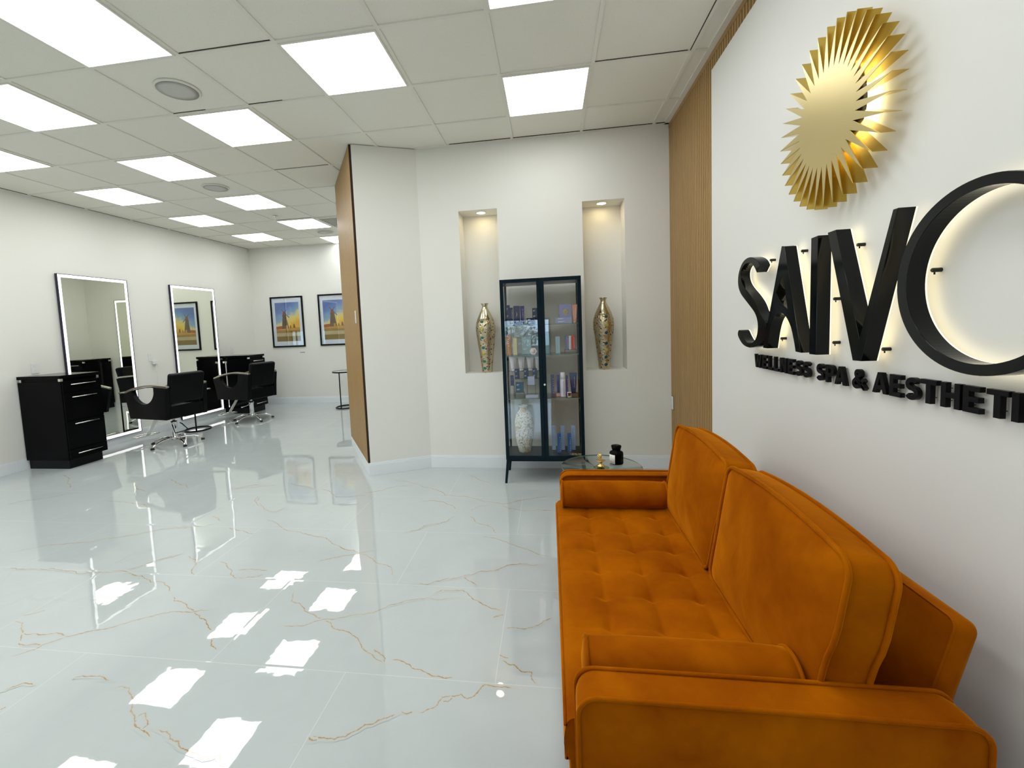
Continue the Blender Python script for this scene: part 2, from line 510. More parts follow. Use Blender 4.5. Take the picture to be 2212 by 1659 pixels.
def smooth_loop(pts, it=2, sharp=()):
    """Chaikin corner cutting on a closed loop, keeping points whose index is in sharp"""
    P = [(x, y, i in sharp) for i, (x, y) in enumerate(pts)]
    for _ in range(it):
        Q = []
        n = len(P)
        for i in range(n):
            x, y, s = P[i]
            if s: Q.append((x, y, True)); continue
            a = P[(i - 1) % n]; c = P[(i + 1) % n]
            Q.append((x * .75 + a[0] * .25, y * .75 + a[1] * .25, False))
            Q.append((x * .75 + c[0] * .25, y * .75 + c[1] * .25, False))
        P = Q
    return [(x, y) for x, y, _ in P]
VEINS = json.loads('''[[[-1.554,1.698],[-1.522,1.654],[-1.476,1.636]],[[-2.05,1.997],[-1.976,1.939],[-1.909,1.927],[-1.85,1.889],[-1.777,1.853],[-1.72,1.822],[-1.672,1.799],[-1.632,1.765],[-1.569,1.742]],[[-2.417,1.497],[-2.358,1.534],[-2.324,1.562],[-2.325,1.592],[-2.272,1.648],[-2.201,1.689],[-2.131,1.713],[-2.054,1.776],[-1.966,1.834],[-1.873,1.862],[-1.773,1.882],[-1.641,1.93]],[[-2.683,1.729],[-2.609,1.719],[-2.553,1.674],[-2.509,1.645],[-2.483,1.623],[-2.449,1.584]],[[-2.518,1.652],[-2.439,1.655],[-2.346,1.67],[-2.273,1.658]],[[-2.68,1.765],[-2.628,1.79],[-2.601,1.817]],[[-2.464,1.597],[-2.386,1.586],[-2.325,1.592]],[[-1.959,1.429],[-1.958,1.44],[-1.864,1.454],[-1.782,1.435]],[[-1.761,1.403],[-1.716,1.415],[-1.678,1.411],[-1.625,1.373],[-1.572,1.318],[-1.534,1.299],[-1.512,1.28],[-1.457,1.252],[-1.419,1.24],[-1.386,1.219]],[[-1.524,1.296],[-1.507,1.315],[-1.453,1.273],[-1.457,1.252]],[[-1.438,1.258],[-1.36,1.255],[-1.322,1.23],[-1.286,1.225],[-1.273,1.212],[-1.246,1.203],[-1.215,1.195],[-1.11,1.195],[-1.08,1.163],[-1.038,1.161]],[[-2.192,1.345],[-2.145,1.393],[-2.088,1.385]],[[-2.086,1.273],[-2.078,1.288]],[[-1.417,2.086],[-1.377,2.063],[-1.348,1.99],[-1.299,1.976],[-1.257,1.944],[-1.202,1.904],[-1.131,1.872],[-1.074,1.85],[-1.036,1.818],[-0.991,1.8],[-0.944,1.791],[-0.887,1.758],[-0.86,1.728],[-0.832,1.696],[-0.78,1.666],[-0.715,1.631],[-0.649,1.606]],[[-0.794,1.699],[-0.752,1.677],[-0.716,1.651],[-0.715,1.631]],[[-0.715,1.647],[-0.63,1.639],[-0.59,1.611],[-0.552,1.607],[-0.496,1.579],[-0.447,1.573],[-0.393,1.581]],[[-1.315,1.795],[-1.241,1.806],[-1.174,1.816],[-1.122,1.857],[-1.006,1.89],[-0.928,1.915],[-0.861,1.953],[-0.761,2.03],[-0.643,2.068],[-0.578,2.055],[-0.432,2.075]],[[-0.643,2.068],[-0.591,2.137],[-0.483,2.142],[-0.436,2.096],[-0.376,2.048],[-0.312,2.007],[-0.249,2.001]],[[-0.304,1.94],[-0.248,1.964]],[[-0.245,1.871],[-0.203,1.882],[-0.15,1.876],[-0.111,1.894],[-0.066,1.937],[-0.011,1.962]],[[-0.247,1.689],[-0.197,1.662],[-0.179,1.664],[-0.148,1.632],[-0.108,1.632],[-0.107,1.6],[-0.084,1.567]],[[-0.25,1.713],[-0.203,1.697]],[[-0.85,1.278],[-0.843,1.289],[-0.788,1.287],[-0.756,1.285],[-0.721,1.299],[-0.695,1.323],[-0.675,1.348],[-0.645,1.355],[-0.617,1.379],[-0.594,1.39],[-0.565,1.413]],[[-0.851,1.286],[-0.824,1.275],[-0.811,1.279]],[[-0.53,1.423],[-0.489,1.415],[-0.467,1.432],[-0.442,1.45],[-0.432,1.485],[-0.389,1.493],[-0.364,1.505],[-0.338,1.488],[-0.314,1.503],[-0.301,1.53],[-0.283,1.556],[-0.226,1.551],[-0.187,1.551],[-0.129,1.552]],[[-0.427,1.467],[-0.406,1.469],[-0.394,1.489]],[[-0.58,1.409],[-0.54,1.404],[-0.522,1.417]],[[-3.632,2.32],[-3.509,2.374],[-3.416,2.438],[-3.297,2.463],[-3.159,2.488],[-3.086,2.554],[-2.944,2.608],[-2.826,2.691],[-2.716,2.736],[-2.599,2.752],[-2.486,2.798],[-2.424,2.821]],[[-4.661,3.044],[-4.624,3.126],[-4.542,3.17],[-4.412,3.26],[-4.361,3.336]],[[-3.839,3.17],[-3.647,3.164],[-3.49,3.131],[-3.374,3.123],[-3.22,3.029]],[[-5.108,3.827],[-4.784,3.649],[-4.543,3.486],[-4.511,3.439]],[[-4.025,3.634],[-3.83,3.476],[-3.607,3.361]],[[-2.597,2.93],[-2.51,2.902],[-2.453,2.851]],[[-3.359,2.148],[-3.304,2.161],[-3.203,2.154],[-3.1,2.165],[-2.944,2.162],[-2.679,2.16],[-2.475,2.161],[-2.379,2.142],[-2.266,2.087],[-2.199,2.092],[-2.101,2.04],[-2.027,1.978]],[[-2.547,2.196],[-2.474,2.249],[-2.425,2.332],[-2.345,2.398]],[[-2.3,2.378],[-2.198,2.332],[-2.128,2.225],[-2.062,2.164]],[[-2.042,2.321],[-1.97,2.304],[-1.887,2.241],[-1.803,2.163],[-1.703,2.177],[-1.64,2.219]],[[-1.859,2.236],[-1.726,2.252],[-1.651,2.247]],[[-2.319,2.766],[-2.226,2.723],[-2.1,2.683],[-2.039,2.677]],[[-2.492,3.343],[-2.46,3.25],[-2.299,3.117],[-2.23,3.049]],[[-2.856,3.46],[-2.685,3.511],[-2.471,3.579]],[[-3.729,3.711],[-3.541,3.613],[-3.366,3.553],[-3.298,3.492]],[[-2.18,2.991],[-2.099,2.891],[-1.944,2.801],[-1.805,2.728],[-1.672,2.691],[-1.507,2.647],[-1.4,2.563],[-1.327,2.52],[-1.251,2.506],[-1.183,2.464],[-1.108,2.425],[-1.026,2.363],[-0.94,2.329],[-0.911,2.262],[-0.842,2.215]],[[-1.418,2.354],[-1.332,2.411],[-1.217,2.453],[-1.096,2.515]],[[-0.824,2.174],[-0.683,2.177],[-0.65,2.208],[-0.591,2.24],[-0.512,2.267],[-0.45,2.294],[-0.413,2.326],[-0.322,2.347],[-0.276,2.397],[-0.131,2.404],[-0.038,2.426]],[[-0.512,2.267],[-0.454,2.222],[-0.411,2.184]],[[-1.002,2.756],[-0.92,2.798],[-0.896,2.86],[-0.797,2.895],[-0.752,2.933],[-0.703,3.059]],[[-0.623,3.115],[-0.569,3.199],[-0.502,3.216]],[[-0.618,3.025],[-0.568,2.99],[-0.548,2.931],[-0.457,2.889],[-0.409,2.836],[-0.378,2.753]],[[-1.061,3.265],[-0.934,3.294],[-0.795,3.218],[-0.705,3.125]],[[-0.493,2.726],[-0.393,2.711],[-0.28,2.639],[-0.109,2.532],[-0.029,2.495]],[[-1.541,3.843],[-1.398,3.727],[-1.174,3.639],[-1.029,3.555],[-0.917,3.474],[-0.889,3.41],[-0.697,3.385],[-0.535,3.286],[-0.39,3.248],[-0.257,3.326],[-0.165,3.359],[-0.072,3.408],[0.011,3.473]],[[-0.413,3.247],[-0.326,3.168],[-0.234,3.138],[-0.103,3.151],[0.017,3.144]],[[-1.618,3.417],[-1.448,3.49],[-1.352,3.598],[-1.174,3.639]],[[-0.793,3.9],[-0.662,3.784],[-0.529,3.694]],[[-2.019,3.507],[-1.932,3.474],[-1.797,3.345],[-1.454,3.342]],[[-2.401,3.662],[-2.214,3.573],[-2.075,3.505]],[[-2.488,3.337],[-2.426,3.211],[-2.3,3.126],[-2.254,3.071],[-2.134,3.034],[-2.097,3.135]],[[-2.842,3.463],[-2.764,3.557],[-2.644,3.598]]]''')
LT_S = [[-2.227,1.588],[-2.243,1.609],[-2.273,1.627],[-2.315,1.64],[-2.358,1.643],[-2.408,1.631],[-2.445,1.6],[-2.464,1.566],[-2.468,1.53],[-2.456,1.497],[-2.428,1.467],[-2.376,1.435],[-2.327,1.405],[-2.284,1.378],[-2.258,1.352],[-2.245,1.322],[-2.244,1.297],[-2.25,1.269],[-2.268,1.243],[-2.296,1.229],[-2.335,1.222],[-2.375,1.23],[-2.411,1.254],[-2.449,1.294],[-2.473,1.266],[-2.449,1.239],[-2.411,1.215],[-2.37,1.204],[-2.33,1.201],[-2.291,1.205],[-2.241,1.214],[-2.197,1.236],[-2.17,1.265],[-2.161,1.298],[-2.168,1.326],[-2.203,1.351],[-2.234,1.376],[-2.252,1.402],[-2.278,1.428],[-2.325,1.461],[-2.38,1.493],[-2.416,1.521],[-2.436,1.554],[-2.432,1.59],[-2.388,1.615],[-2.338,1.617],[-2.305,1.605],[-2.279,1.586],[-2.258,1.56]]
LT_A = [[-2.034,1.644],[-2.192,1.208],[-2.152,1.208],[-2.135,1.278],[-2.116,1.322],[-2.096,1.346],[-2.07,1.361],[-2.036,1.366],[-2.008,1.358],[-1.976,1.333],[-1.951,1.297],[-1.93,1.243],[-1.92,1.208],[-1.882,1.206],[-2.011,1.639]]
LT_Ah = [[-2.023,1.52],[-2.079,1.453],[-2.045,1.417],[-2.019,1.399],[-1.984,1.38]]
LT_I = [[-1.823,1.637],[-1.826,1.205],[-1.783,1.205],[-1.781,1.639]]
LT_VV = [[-1.725,1.638],[-1.583,1.201],[-1.544,1.202],[-1.41,1.644],[-1.428,1.644],[-1.554,1.273],[-1.68,1.639]]

# ================================================================ SETTING
# floor with inlaid veins
def build_floor():
    verts = [(-5.9, -3.3, 0), (1.2, -3.3, 0), (1.2, 8.1, 0), (-5.9, 8.1, 0)]
    faces = [(0, 1, 2, 3)]; vein = [0, 0, 0, 0]
    rnd = random.Random(3)
    for k, line in enumerate(VEINS):
        pts = [Vector((x, y)) for x, y in line]
        for _ in range(3):                      # fractal jitter
            q = []
            for a, c in zip(pts[:-1], pts[1:]):
                mid = (a + c) / 2; d = c - a
                n = Vector((-d.y, d.x))
                q += [a, mid + n * rnd.uniform(-0.11, 0.11)]
            q.append(pts[-1]); pts = q
        n = len(pts); z = 0.0002 + 0.00006 * (k % 12)
        o = len(verts)
        for i, p in enumerate(pts):
            t = (pts[min(i + 7, n - 1)] - pts[max(i - 7, 0)])
            if t.length < 1e-6: t = Vector((1, 0))
            t.normalize(); nn = Vector((-t.y, t.x))
            end = min(i, n - 1 - i) / max(1, n * 0.12)
            w = 0.013 * (0.55 + 0.45 * min(1, end)) * rnd.uniform(0.8, 1.2)
            a = min(1.0, end + 0.35) * (0.86 + 0.14 * rnd.random())
            for s, v in ((-1, 0.0), (0, a), (1, 0.0)):
                verts.append((p.x + nn.x * w * s, p.y + nn.y * w * s, z)); vein.append(v)
        for i in range(n - 1):
            b = o + i * 3
            faces += [(b, b + 3, b + 4, b + 1), (b + 1, b + 4, b + 5, b + 2)]
    me = bpy.data.meshes.new('floor')
    me.from_pydata(verts, [], faces)
    at = me.attributes.new('vein', 'FLOAT', 'POINT')
    at.data.foreach_set('value', vein)
    bm = bmesh.new(); bm.from_mesh(me)
    for f in bm.faces:
        if f.normal.z < 0: f.normal_flip()
    bm.to_mesh(me); bm.free()
    me.materials.append(M['floor'])
    return struct(link('floor', me))
build_floor()

# ceiling: tiles and the grid between them
cb = MB()
cb.box(-5.9, 1.2, -3.3, 8.1, H + 0.006, H + 0.05, 0)
for j in range(-7, 9):
    x = GX0 + j * T
    if -5.9 < x < 1.2: cb.box(x - 0.012, x + 0.012, -3.3, 8.1, H - 0.001, H + 0.007, 1)
for r in range(-10, 11):
    y = GY0 + r * T
    if -3.3 < y < 8.1: cb.box(-5.9, 1.2, y - 0.012, y + 0.012, H - 0.0015, H + 0.007, 1)
for (x0, x1, y0, y1) in ((-5.72, -5.695, -3.2, 7.95), (-5.72, -1.95, 7.925, 7.95), (-1.18, 1.068, 4.085, 4.11), (1.03, 1.068, -3.2, 4.11)):
    cb.box(x0, x1, y0, y1, H - 0.002, H + 0.007, 1)
for j0, r0, j1, r1 in ((1, 0, 2, 0), (0, .35, 0, 1), (0, 1, .45, 1), (1, 1, 1.45, 1), (2, 1, 3, 1), (0, 3, 1, 3), (-2, 6, -1, 6), (-2, 5, -2, 5.9), (5, 1, 5.95, 1), (6, 0.1, 6, 1), (4.1, 0, 4.4, 0), (0, 2, .6, 2)):  # thin dark strips: shadow lines painted along some tile edges
    x0, x1, y0, y1 = GX0 + j0 * T, GX0 + j1 * T, GY0 + r0 * T, GY0 + r1 * T
    if j0 == j1: cb.box(x0 - 0.0165, x0 - 0.012, y0, y1, H + 0.003, H + 0.0066, 2)
    else: cb.box(x0, x1, y0 - 0.0165, y0 - 0.012, H + 0.003, H + 0.0066, 2)
cb.box(-0.85, 1.06, 4.078, 4.084, H + 0.002, H + 0.0066, 2)  # same painted shadow lines, beside the niche wall and the left wall
cb.box(-5.694, -5.689, -3.2, 7.9, H + 0.002, H + 0.0066, 2)
struct(cb.build('ceiling', [M['ceiling'], M['tbar'], M['groove_and_gap_shade']]))

struct(MB().box(-5.86, -5.72, -3.3, 8.1, 0, H).build('wall_left', M['wall']))
struct(MB().box(-5.72, -1.6, 7.95, 8.1, 0, H).build('wall_back', M['wall']))
struct(MB().prism([(-1.18, 4.11), (-1.70, 3.86), (-2.36, 4.905), (-2.10, 5.065), (-1.95, 5.065), (-1.95, 7.95), (-1.75, 7.95), (-1.75, 4.85), (-1.18, 4.40)], 0, H).build('wall_centre', M['wall']))
wn_ = MB()
NZ0, NZ1 = 0.915, 2.43
for x0, x1 in ((-1.18, -0.80), (-0.44, 0.325), (0.69, 1.12)): wn_.box(x0, x1, 4.11, 4.345, 0, H)
for x0, x1 in ((-0.80, -0.44), (0.325, 0.69)):
    wn_.box(x0, x1, 4.11, 4.345, 0, NZ0); wn_.box(x0, x1, 4.11, 4.345, NZ1, H)
wn_.box(-1.18, 1.12, 4.345, 4.42, 0, H)
struct(wn_.build('wall_niches', M['wall']))
struct(MB().box(1.098, 1.22, -3.3, 4.42, 0, H).build('wall_right', M['wall']))
# front wall behind the camera with shop windows
fw = MB()
WIN = ((-1.12, 0.04, 0.50, 1.50),)
xs = [-5.86] + [v for w in WIN for v in w[:2]] + [1.22]
for i in range(0, len(xs), 2): fw.box(xs[i], xs[i + 1], -3.32, -3.2, 0, H)
for a, c, wz0, wz1 in WIN:
    fw.box(a, c, -3.32, -3.2, 0, wz0); fw.box(a, c, -3.32, -3.2, wz1, H)
struct(fw.build('wall_front', M['wall']))
for i, (a, c, wz0, wz1) in enumerate(WIN):
    w = MB(); t = 0.05
    w.box(a, a + t, -3.29, -3.22, wz0, wz1); w.box(c - t, c, -3.29, -3.22, wz0, wz1)
    w.box(a + t, c - t, -3.29, -3.22, wz0, wz0 + t); w.box(a + t, c - t, -3.29, -3.22, wz1 - t, wz1)
    w.box(c - 0.28, c - 0.22, -3.29, -3.22, wz0 + t, wz1 - t)
    fo = struct(w.build('window_%d' % (i + 1), M['black_satin']))
    MB().box(a + t, c - t, -3.258, -3.252, wz0 + t, wz1 - t).build('pane', M['glass'], fo)

# bush outside, mirrored in the cabinet's glass door
tr_ = empty('garden_shrub', (-0.95, -7.2, 0))
rb_ = random.Random(11); b = MB()
for k in range(1500):
    a1, a2, rr = rb_.uniform(0, 2 * PI), rb_.uniform(-1, 1), rb_.random() ** 0.4
    ox_, oy_, oz_ = 0.75 * rr * math.cos(a1) * math.sqrt(1 - a2 * a2), 0.4 * rr * math.sin(a1) * math.sqrt(1 - a2 * a2), 0.85 + 0.62 * rr * a2
    s_ = rb_.uniform(0.03, 0.06); u_ = Vector((rb_.uniform(-1, 1), rb_.uniform(-1, 1), rb_.uniform(-1, 1))).normalized(); w_ = u_.cross(Vector((0.3, 0.5, 0.8))).normalized()
    c_ = Vector((ox_, oy_, oz_))
    b.add([c_ - u_ * s_, c_ + w_ * s_ * .5, c_ + u_ * s_, c_ - w_ * s_ * .5], [(0, 1, 2, 3)])
b.build('foliage', cmat('leaf_green', (0.05, 0.10, 0.04), 0.6, var=0.3), tr_)
b = MB()
for k in range(6): b.tube([(0, 0, 0), (0.25 * math.cos(k), 0.15 * math.sin(k), 0.5), (0.5 * math.cos(k), 0.3 * math.sin(k), 1.1)], [0.03, 0.02, 0.008], 6)
b.build('branches', cmat('bark', (0.10, 0.07, 0.05), 0.8), tr_)
tag(tr_, 'leafy shrub outside the front window, mirrored in the cabinet door', 'shrub')
gr_ = MB().box(-12, 8, -20, -3.34, -0.2, 0.0).build('ground', cmat('pavement', (0.10, 0.10, 0.10), 0.8))
tag(gr_, 'pavement outside the front window', 'ground'); struct(gr_)

# baseboards
def baseboard(name, path, h=0.122, t=0.016):
    b = MB()
    for (x0, y0), (x1, y1) in zip(path[:-1], path[1:]):
        d = Vector((x1 - x0, y1 - y0)); L_ = d.length; d.normalize()
        ang = math.atan2(d.y, d.x)
        M4 = Matrix.Translation((x0, y0, 0)) @ Matrix.Rotation(ang, 4, 'Z')
        b.box(-t * 0.4, L_ + t * 0.4, -t, 0.0, 0.0, h - 0.020, M4=M4)
        b.box(-t * 0.3, L_ + t * 0.3, -t * 0.75, 0.0, h - 0.020, h - 0.008, M4=M4)
        b.box(-t * 0.2, L_ + t * 0.2, -t * 0.45, 0.0, h - 0.008, h, M4=M4)
    return struct(b.build(name, M['trim'], bevel=0.0015))
# the room lies to the right of each path segment's direction (local -y)
baseboard('baseboard_left', [(-5.72, -3.2), (-5.72, 7.95)])
baseboard('baseboard_back', [(-5.72, 7.95), (-1.95, 7.95)])
baseboard('baseboard_centre', [(-2.36, 4.905), (-1.70, 3.86), (-1.18, 4.11)])
baseboard('baseboard_niches', [(-1.18, 4.11), (1.068, 4.11)])

# ================================================================ WOOD SLAT PANELS AND SIGN PANEL
def slats(n0, n1, pitch=0.0355, w=0.0255):
    return [n0 + i * pitch for i in range(int((n1 - n0) / pitch))]
sp = empty('wood_slat_panel', (1.08, 3.6, 0))
tag(sp, 'tall oak slat panel on the right wall between niche wall and white sign panel', 'wall panel')
bk = MB(); bk.box(0.006, 0.014, -6.7, 0.51, 2.84, H); bk.box(0.006, 0.014, -0.56, 0.51, 0, 2.84)
bk.build('backing', M['groove_and_gap_shade'], sp)
sl = MB()
y = 0.508
k = 0
while y > -6.7:
    y0 = y - 0.0255
    zb = 0.0 if y0 > -0.56 else 2.86
    sl.box(-0.012, 0.008, y0, y, zb, H - 0.035)
    y -= 0.0355
sl.build('slats', M['oak'], sp, bevel=0.001, seg=1)
MB().box(-0.014, 0.010, -6.7, 0.51, H - 0.035, H - 0.003).build('top_rail', M['oak'], sp)

ang = math.atan2(4.905 - 3.86, -2.36 + 1.70)
ap = empty('wood_slat_panel', (-1.70, 3.86, 0), ang)
tag(ap, 'narrow oak slat panel on the angled wall end beside the salon opening', 'wall panel')
LW_ = math.hypot(0.66, 1.045)
b = MB(); b.box(0.005, LW_ - 0.004, 0.0, 0.007, 0.122, H - 0.003); b.build('backing', M['groove_and_gap_shade'], ap)
b = MB(); x = 0.0055
while x + 0.0255 < LW_:
    b.box(x, x + 0.0255, 0.005, 0.022, 0.124, H - 0.004); x += 0.0355
b.build('slats', M['oak'], ap, bevel=0.001, seg=1)
b = MB(); b.box(0.0, 0.005, 0.0, 0.020, 0.122, H - 0.003); b.build('edge_trim', M['groove_and_gap_shade'], ap)
s_ = MB().box(0.15, 0.19, 0.0222, 0.030, 1.437, 1.556).build('switch_plate', M['plastic'], None, bevel=0.002)
s_.matrix_world = Matrix.Translation((-1.70, 3.86, 0)) @ Matrix.Rotation(ang, 4, 'Z')
tag(s_, 'white switch plate on the narrow oak slat panel', 'light switch')

MB_ = MB().box(1.05, 1.0675, -3.18, 3.055, 0, 2.89).build('sign_backing_panel', M['sign_panel'], bevel=0.001)
tag(MB_, 'large flat white panel on the right wall carrying the black sign letters', 'wall panel')

# ================================================================ CEILING FITTINGS
LIGHTS = [(-2, 8), (-2, 6), (-2, 4), (-2, 2), (-2, 0), (-4, 7), (-4, 5), (-4, 3), (-4, 1), (0, 1), (0, -1), (2, 0), (4, 1), (4, -1),
          (0, -3), (-2, -2), (-4, -1), (-2, -4), (-4, -3), (2, -2), (-4, -6), (4, -3), (2, -4), (0, -6), (4, -6)]
LL = {(-2, 8): 'square ceiling light in the farthest row, half hidden behind the oak slat panel',
      (-2, 6): 'square ceiling light nearest the sprinkler, beside the square air vent',
      (-2, 4): 'square ceiling light just beyond the small far round ceiling speaker',
      (-2, 2): 'square ceiling light one tile in front of the small far round ceiling speaker',
      (-2, 0): 'square ceiling light cut by the left edge, middle of the three cut there',
      (-4, 7): 'square ceiling light nearest the far salon corner, smallest wholly seen',
      (-4, 5): 'square ceiling light second from the far salon corner along the left wall',
      (-4, 3): 'square ceiling light above the nearer salon mirror beside the left wall',
      (-4, 1): 'square ceiling light cut by the left edge, lowest of the three cut there',
      (0, 1): 'square ceiling light just beyond the nearer round ceiling speaker',
      (0, -1): 'very large square ceiling light in the top left corner of the view',
      (2, 0): 'large square ceiling light in the middle of the ceiling, left of the niche wall',
      (4, 1): 'square ceiling light in front of the niche wall above the glass cabinet',
      (4, -1): 'square ceiling light cut by the top edge above the glass cabinet light'}
def make_light():
    r = empty('ceiling_light')
    f = MB(); a = T / 2 - 0.012; t = 0.012
    z0, z1 = -0.006, 0.004
    f.box(-a, a, -a, -a + t, z0, z1); f.box(-a, a, a - t, a, z0, z1)
    f.box(-a, -a + t, -a + t, a - t, z0, z1); f.box(a - t, a, -a + t, a - t, z0, z1)
    f.build('frame', M['tbar'], r)
    MB().box(-a + t, a - t, -a + t, a - t, -0.003, 0.004).build('diffuser', M['panel_light'], r)
    return r
proto = make_light()
for i, (j, r) in enumerate(LIGHTS):
    o = proto if i == 0 else copy_tree(proto)
    o.location = (GX0 + (j + .5) * T, GY0 + (r + .5) * T, H - 0.002)
    if (j, r) in LL: tag(o, LL[(j, r)], 'ceiling light', 'square ceiling lights')
    else: tag(o, 'square ceiling light in the part of the room behind the camera', 'ceiling light', 'square ceiling lights behind the camera')

def make_speaker():
    r = empty('ceiling_speaker')
    MB().lathe([(0.134, 0.004), (0.135, -0.004), (0.130, -0.007), (0.122, -0.008), (0.120, 0.0)], 48, caps=False).build('rim', M['tbar'], r)
    MB().lathe([(0.0001, -0.0095), (0.07, -0.009), (0.124, -0.0078)], 48).build('grille', M['grille'], r)
    return r
s0 = make_speaker()
for i, (j, r, lab) in enumerate(((0.5, 0.52, 'round grey ceiling speaker, the nearer and larger one'), (-1.5, 3.5, 'round ceiling speaker farther off between two square lights'), (-1.5, 7.5, 'round ceiling speaker in the farthest row beside the oak slat panel'))):
    o = s0 if i == 0 else copy_tree(s0)
    o.location = (GX0 + j * T, GY0 + r * T, H)
    tag(o, lab, 'ceiling speaker', 'round ceiling speakers')

v = empty('ceiling_vent', (GX0 - 0.5 * T, GY0 + 6.5 * T, H))
b = MB(); a = 0.29
for x0, x1, y0, y1 in ((-a, a, -a, -a + .03), (-a, a, a - .03, a), (-a, -a + .03, -a + .03, a - .03), (a - .03, a, -a + .03, a - .03)): b.box(x0, x1, y0, y1, -0.012, 0.0)
b.build('frame', M['tbar'], v)
b = MB(); b.box(-a + .03, a - .03, -a + .03, a - .03, -0.002, 0.004)
for i in range(9): b.box(-a + .03, a - .03, -0.25 + i * .06, -0.245 + i * .06, -0.012, -0.002)
b.build('slats', M['grille'], v)
tag(v, 'square grey air vent in the ceiling by the top of the oak slat panel end', 'air vent')

s = empty('sprinkler_head', (-3.771, 5.876, H))
MB().lathe([(0.035, 0.0), (0.035, -0.006), (0.012, -0.010), (0.012, -0.032), (0.006, -0.034)], 20).build('body', M['chrome'], s)
b = MB(); b.tube([(-0.012, 0, -0.03), (-0.016, 0, -0.045), (-0.004, 0, -0.06)], 0.0025, 6); b.tube([(0.012, 0, -0.03), (0.016, 0, -0.045), (0.004, 0, -0.06)], 0.0025, 6)
b.lathe([(0.0001, -0.058), (0.018, -0.060), (0.018, -0.062), (0.0001, -0.063)], 16)
b.build('deflector', M['chrome'], s)
tag(s, 'small chrome sprinkler head hanging from the salon ceiling', 'sprinkler')

# ================================================================ SIGN
SB, SF = 1.020, 0.976       # back plane and front plane of the letters
def sign_matrix(xc): return Matrix(((0, 0, -1, xc), (-1, 0, 0, 0), (0, 1, 0, 0), (0, 0, 0, 1)))
def big_letter(ch, loops, label):
    r = empty('sign_letter', (SB, 0, 0))
    cx = sum(p[0] for p in loops[0]) / len(loops[0]); cz = sum(p[1] for p in loops[0]) / len(loops[0])
    loops = [[(x - cx, z - cz) for x, z in lp] for lp in loops]
    r.location = (SB, -cx, cz)
    o = shape2d('body', loops, SB - SF, M['black_letter'], r, bevel=0.0012)
    o.matrix_local = sign_matrix(-(SB - SF) / 2)
    l = shape2d('led_backing', loops, 0.004, M['led_warm'], r)
    l.matrix_local = sign_matrix(0.0022)
    tag(r, label, 'sign letter', 'large halo lit sign letters')
    return r
S_l = smooth_loop(LT_S, 2, sharp=(0, 22, 23, len(LT_S) - 1, 24))
big_letter('S', [smooth_loop(LT_S, 2, sharp=(0, 28, 29, len(LT_S) - 1))], 'large glossy black letter S of the wall sign, with halo light')
big_letter('A', [smooth_loop(LT_A, 1, sharp=(0, 1, 2, 12, 13, 14)), LT_Ah], 'large glossy black letter A of the wall sign, with arched crossbar')
big_letter('I', [LT_I], 'large glossy black letter I of the wall sign')
big_letter('V', [LT_VV], 'large glossy black letter V of the wall sign')
def ell(cx, cz, rx, rz, n=96): return [(cx + rx * math.cos(2 * PI * k / n), cz + rz * math.sin(2 * PI * k / n)) for k in range(n)]
big_letter('O', [ell(-1.170, 1.427, 0.236, 0.226), ell(-1.168, 1.4275, 0.204, 0.200)], 'large glossy black letter O of the wall sign, cut by the right edge')

# small letters
def ribbon(path, w):
    """2d stroke outline with mitred joints and square ends"""
    P = [Vector(p) for p in path]; n = len(P); L_, R_ = [], []
    for i in range(n):
        d0 = (P[i] - P[i - 1]).normalized() if i > 0 else (P[1] - P[0]).normalized()
        d1 = (P[i + 1] - P[i]).normalized() if i < n - 1 else d0
        n0 = Vector((-d0.y, d0.x)); n1 = Vector((-d1.y, d1.x))
        m_ = (n0 + n1)
        if m_.length < 1e-4: m_ = n0
        m_.normalize(); k = 1 / max(0.5, m_.dot(n0))
        L_.append(P[i] + m_ * w / 2 * k); R_.append(P[i] - m_ * w / 2 * k)
    return [tuple(p) for p in L_ + R_[::-1]]
def arc(cx, cy, rx, ry, a0, a1, n=14):
    return [(cx + rx * math.cos(math.radians(a0 + (a1 - a0) * k / n)), cy + ry * math.sin(math.radians(a0 + (a1 - a0) * k / n))) for k in range(n + 1)]
sw = 0.24
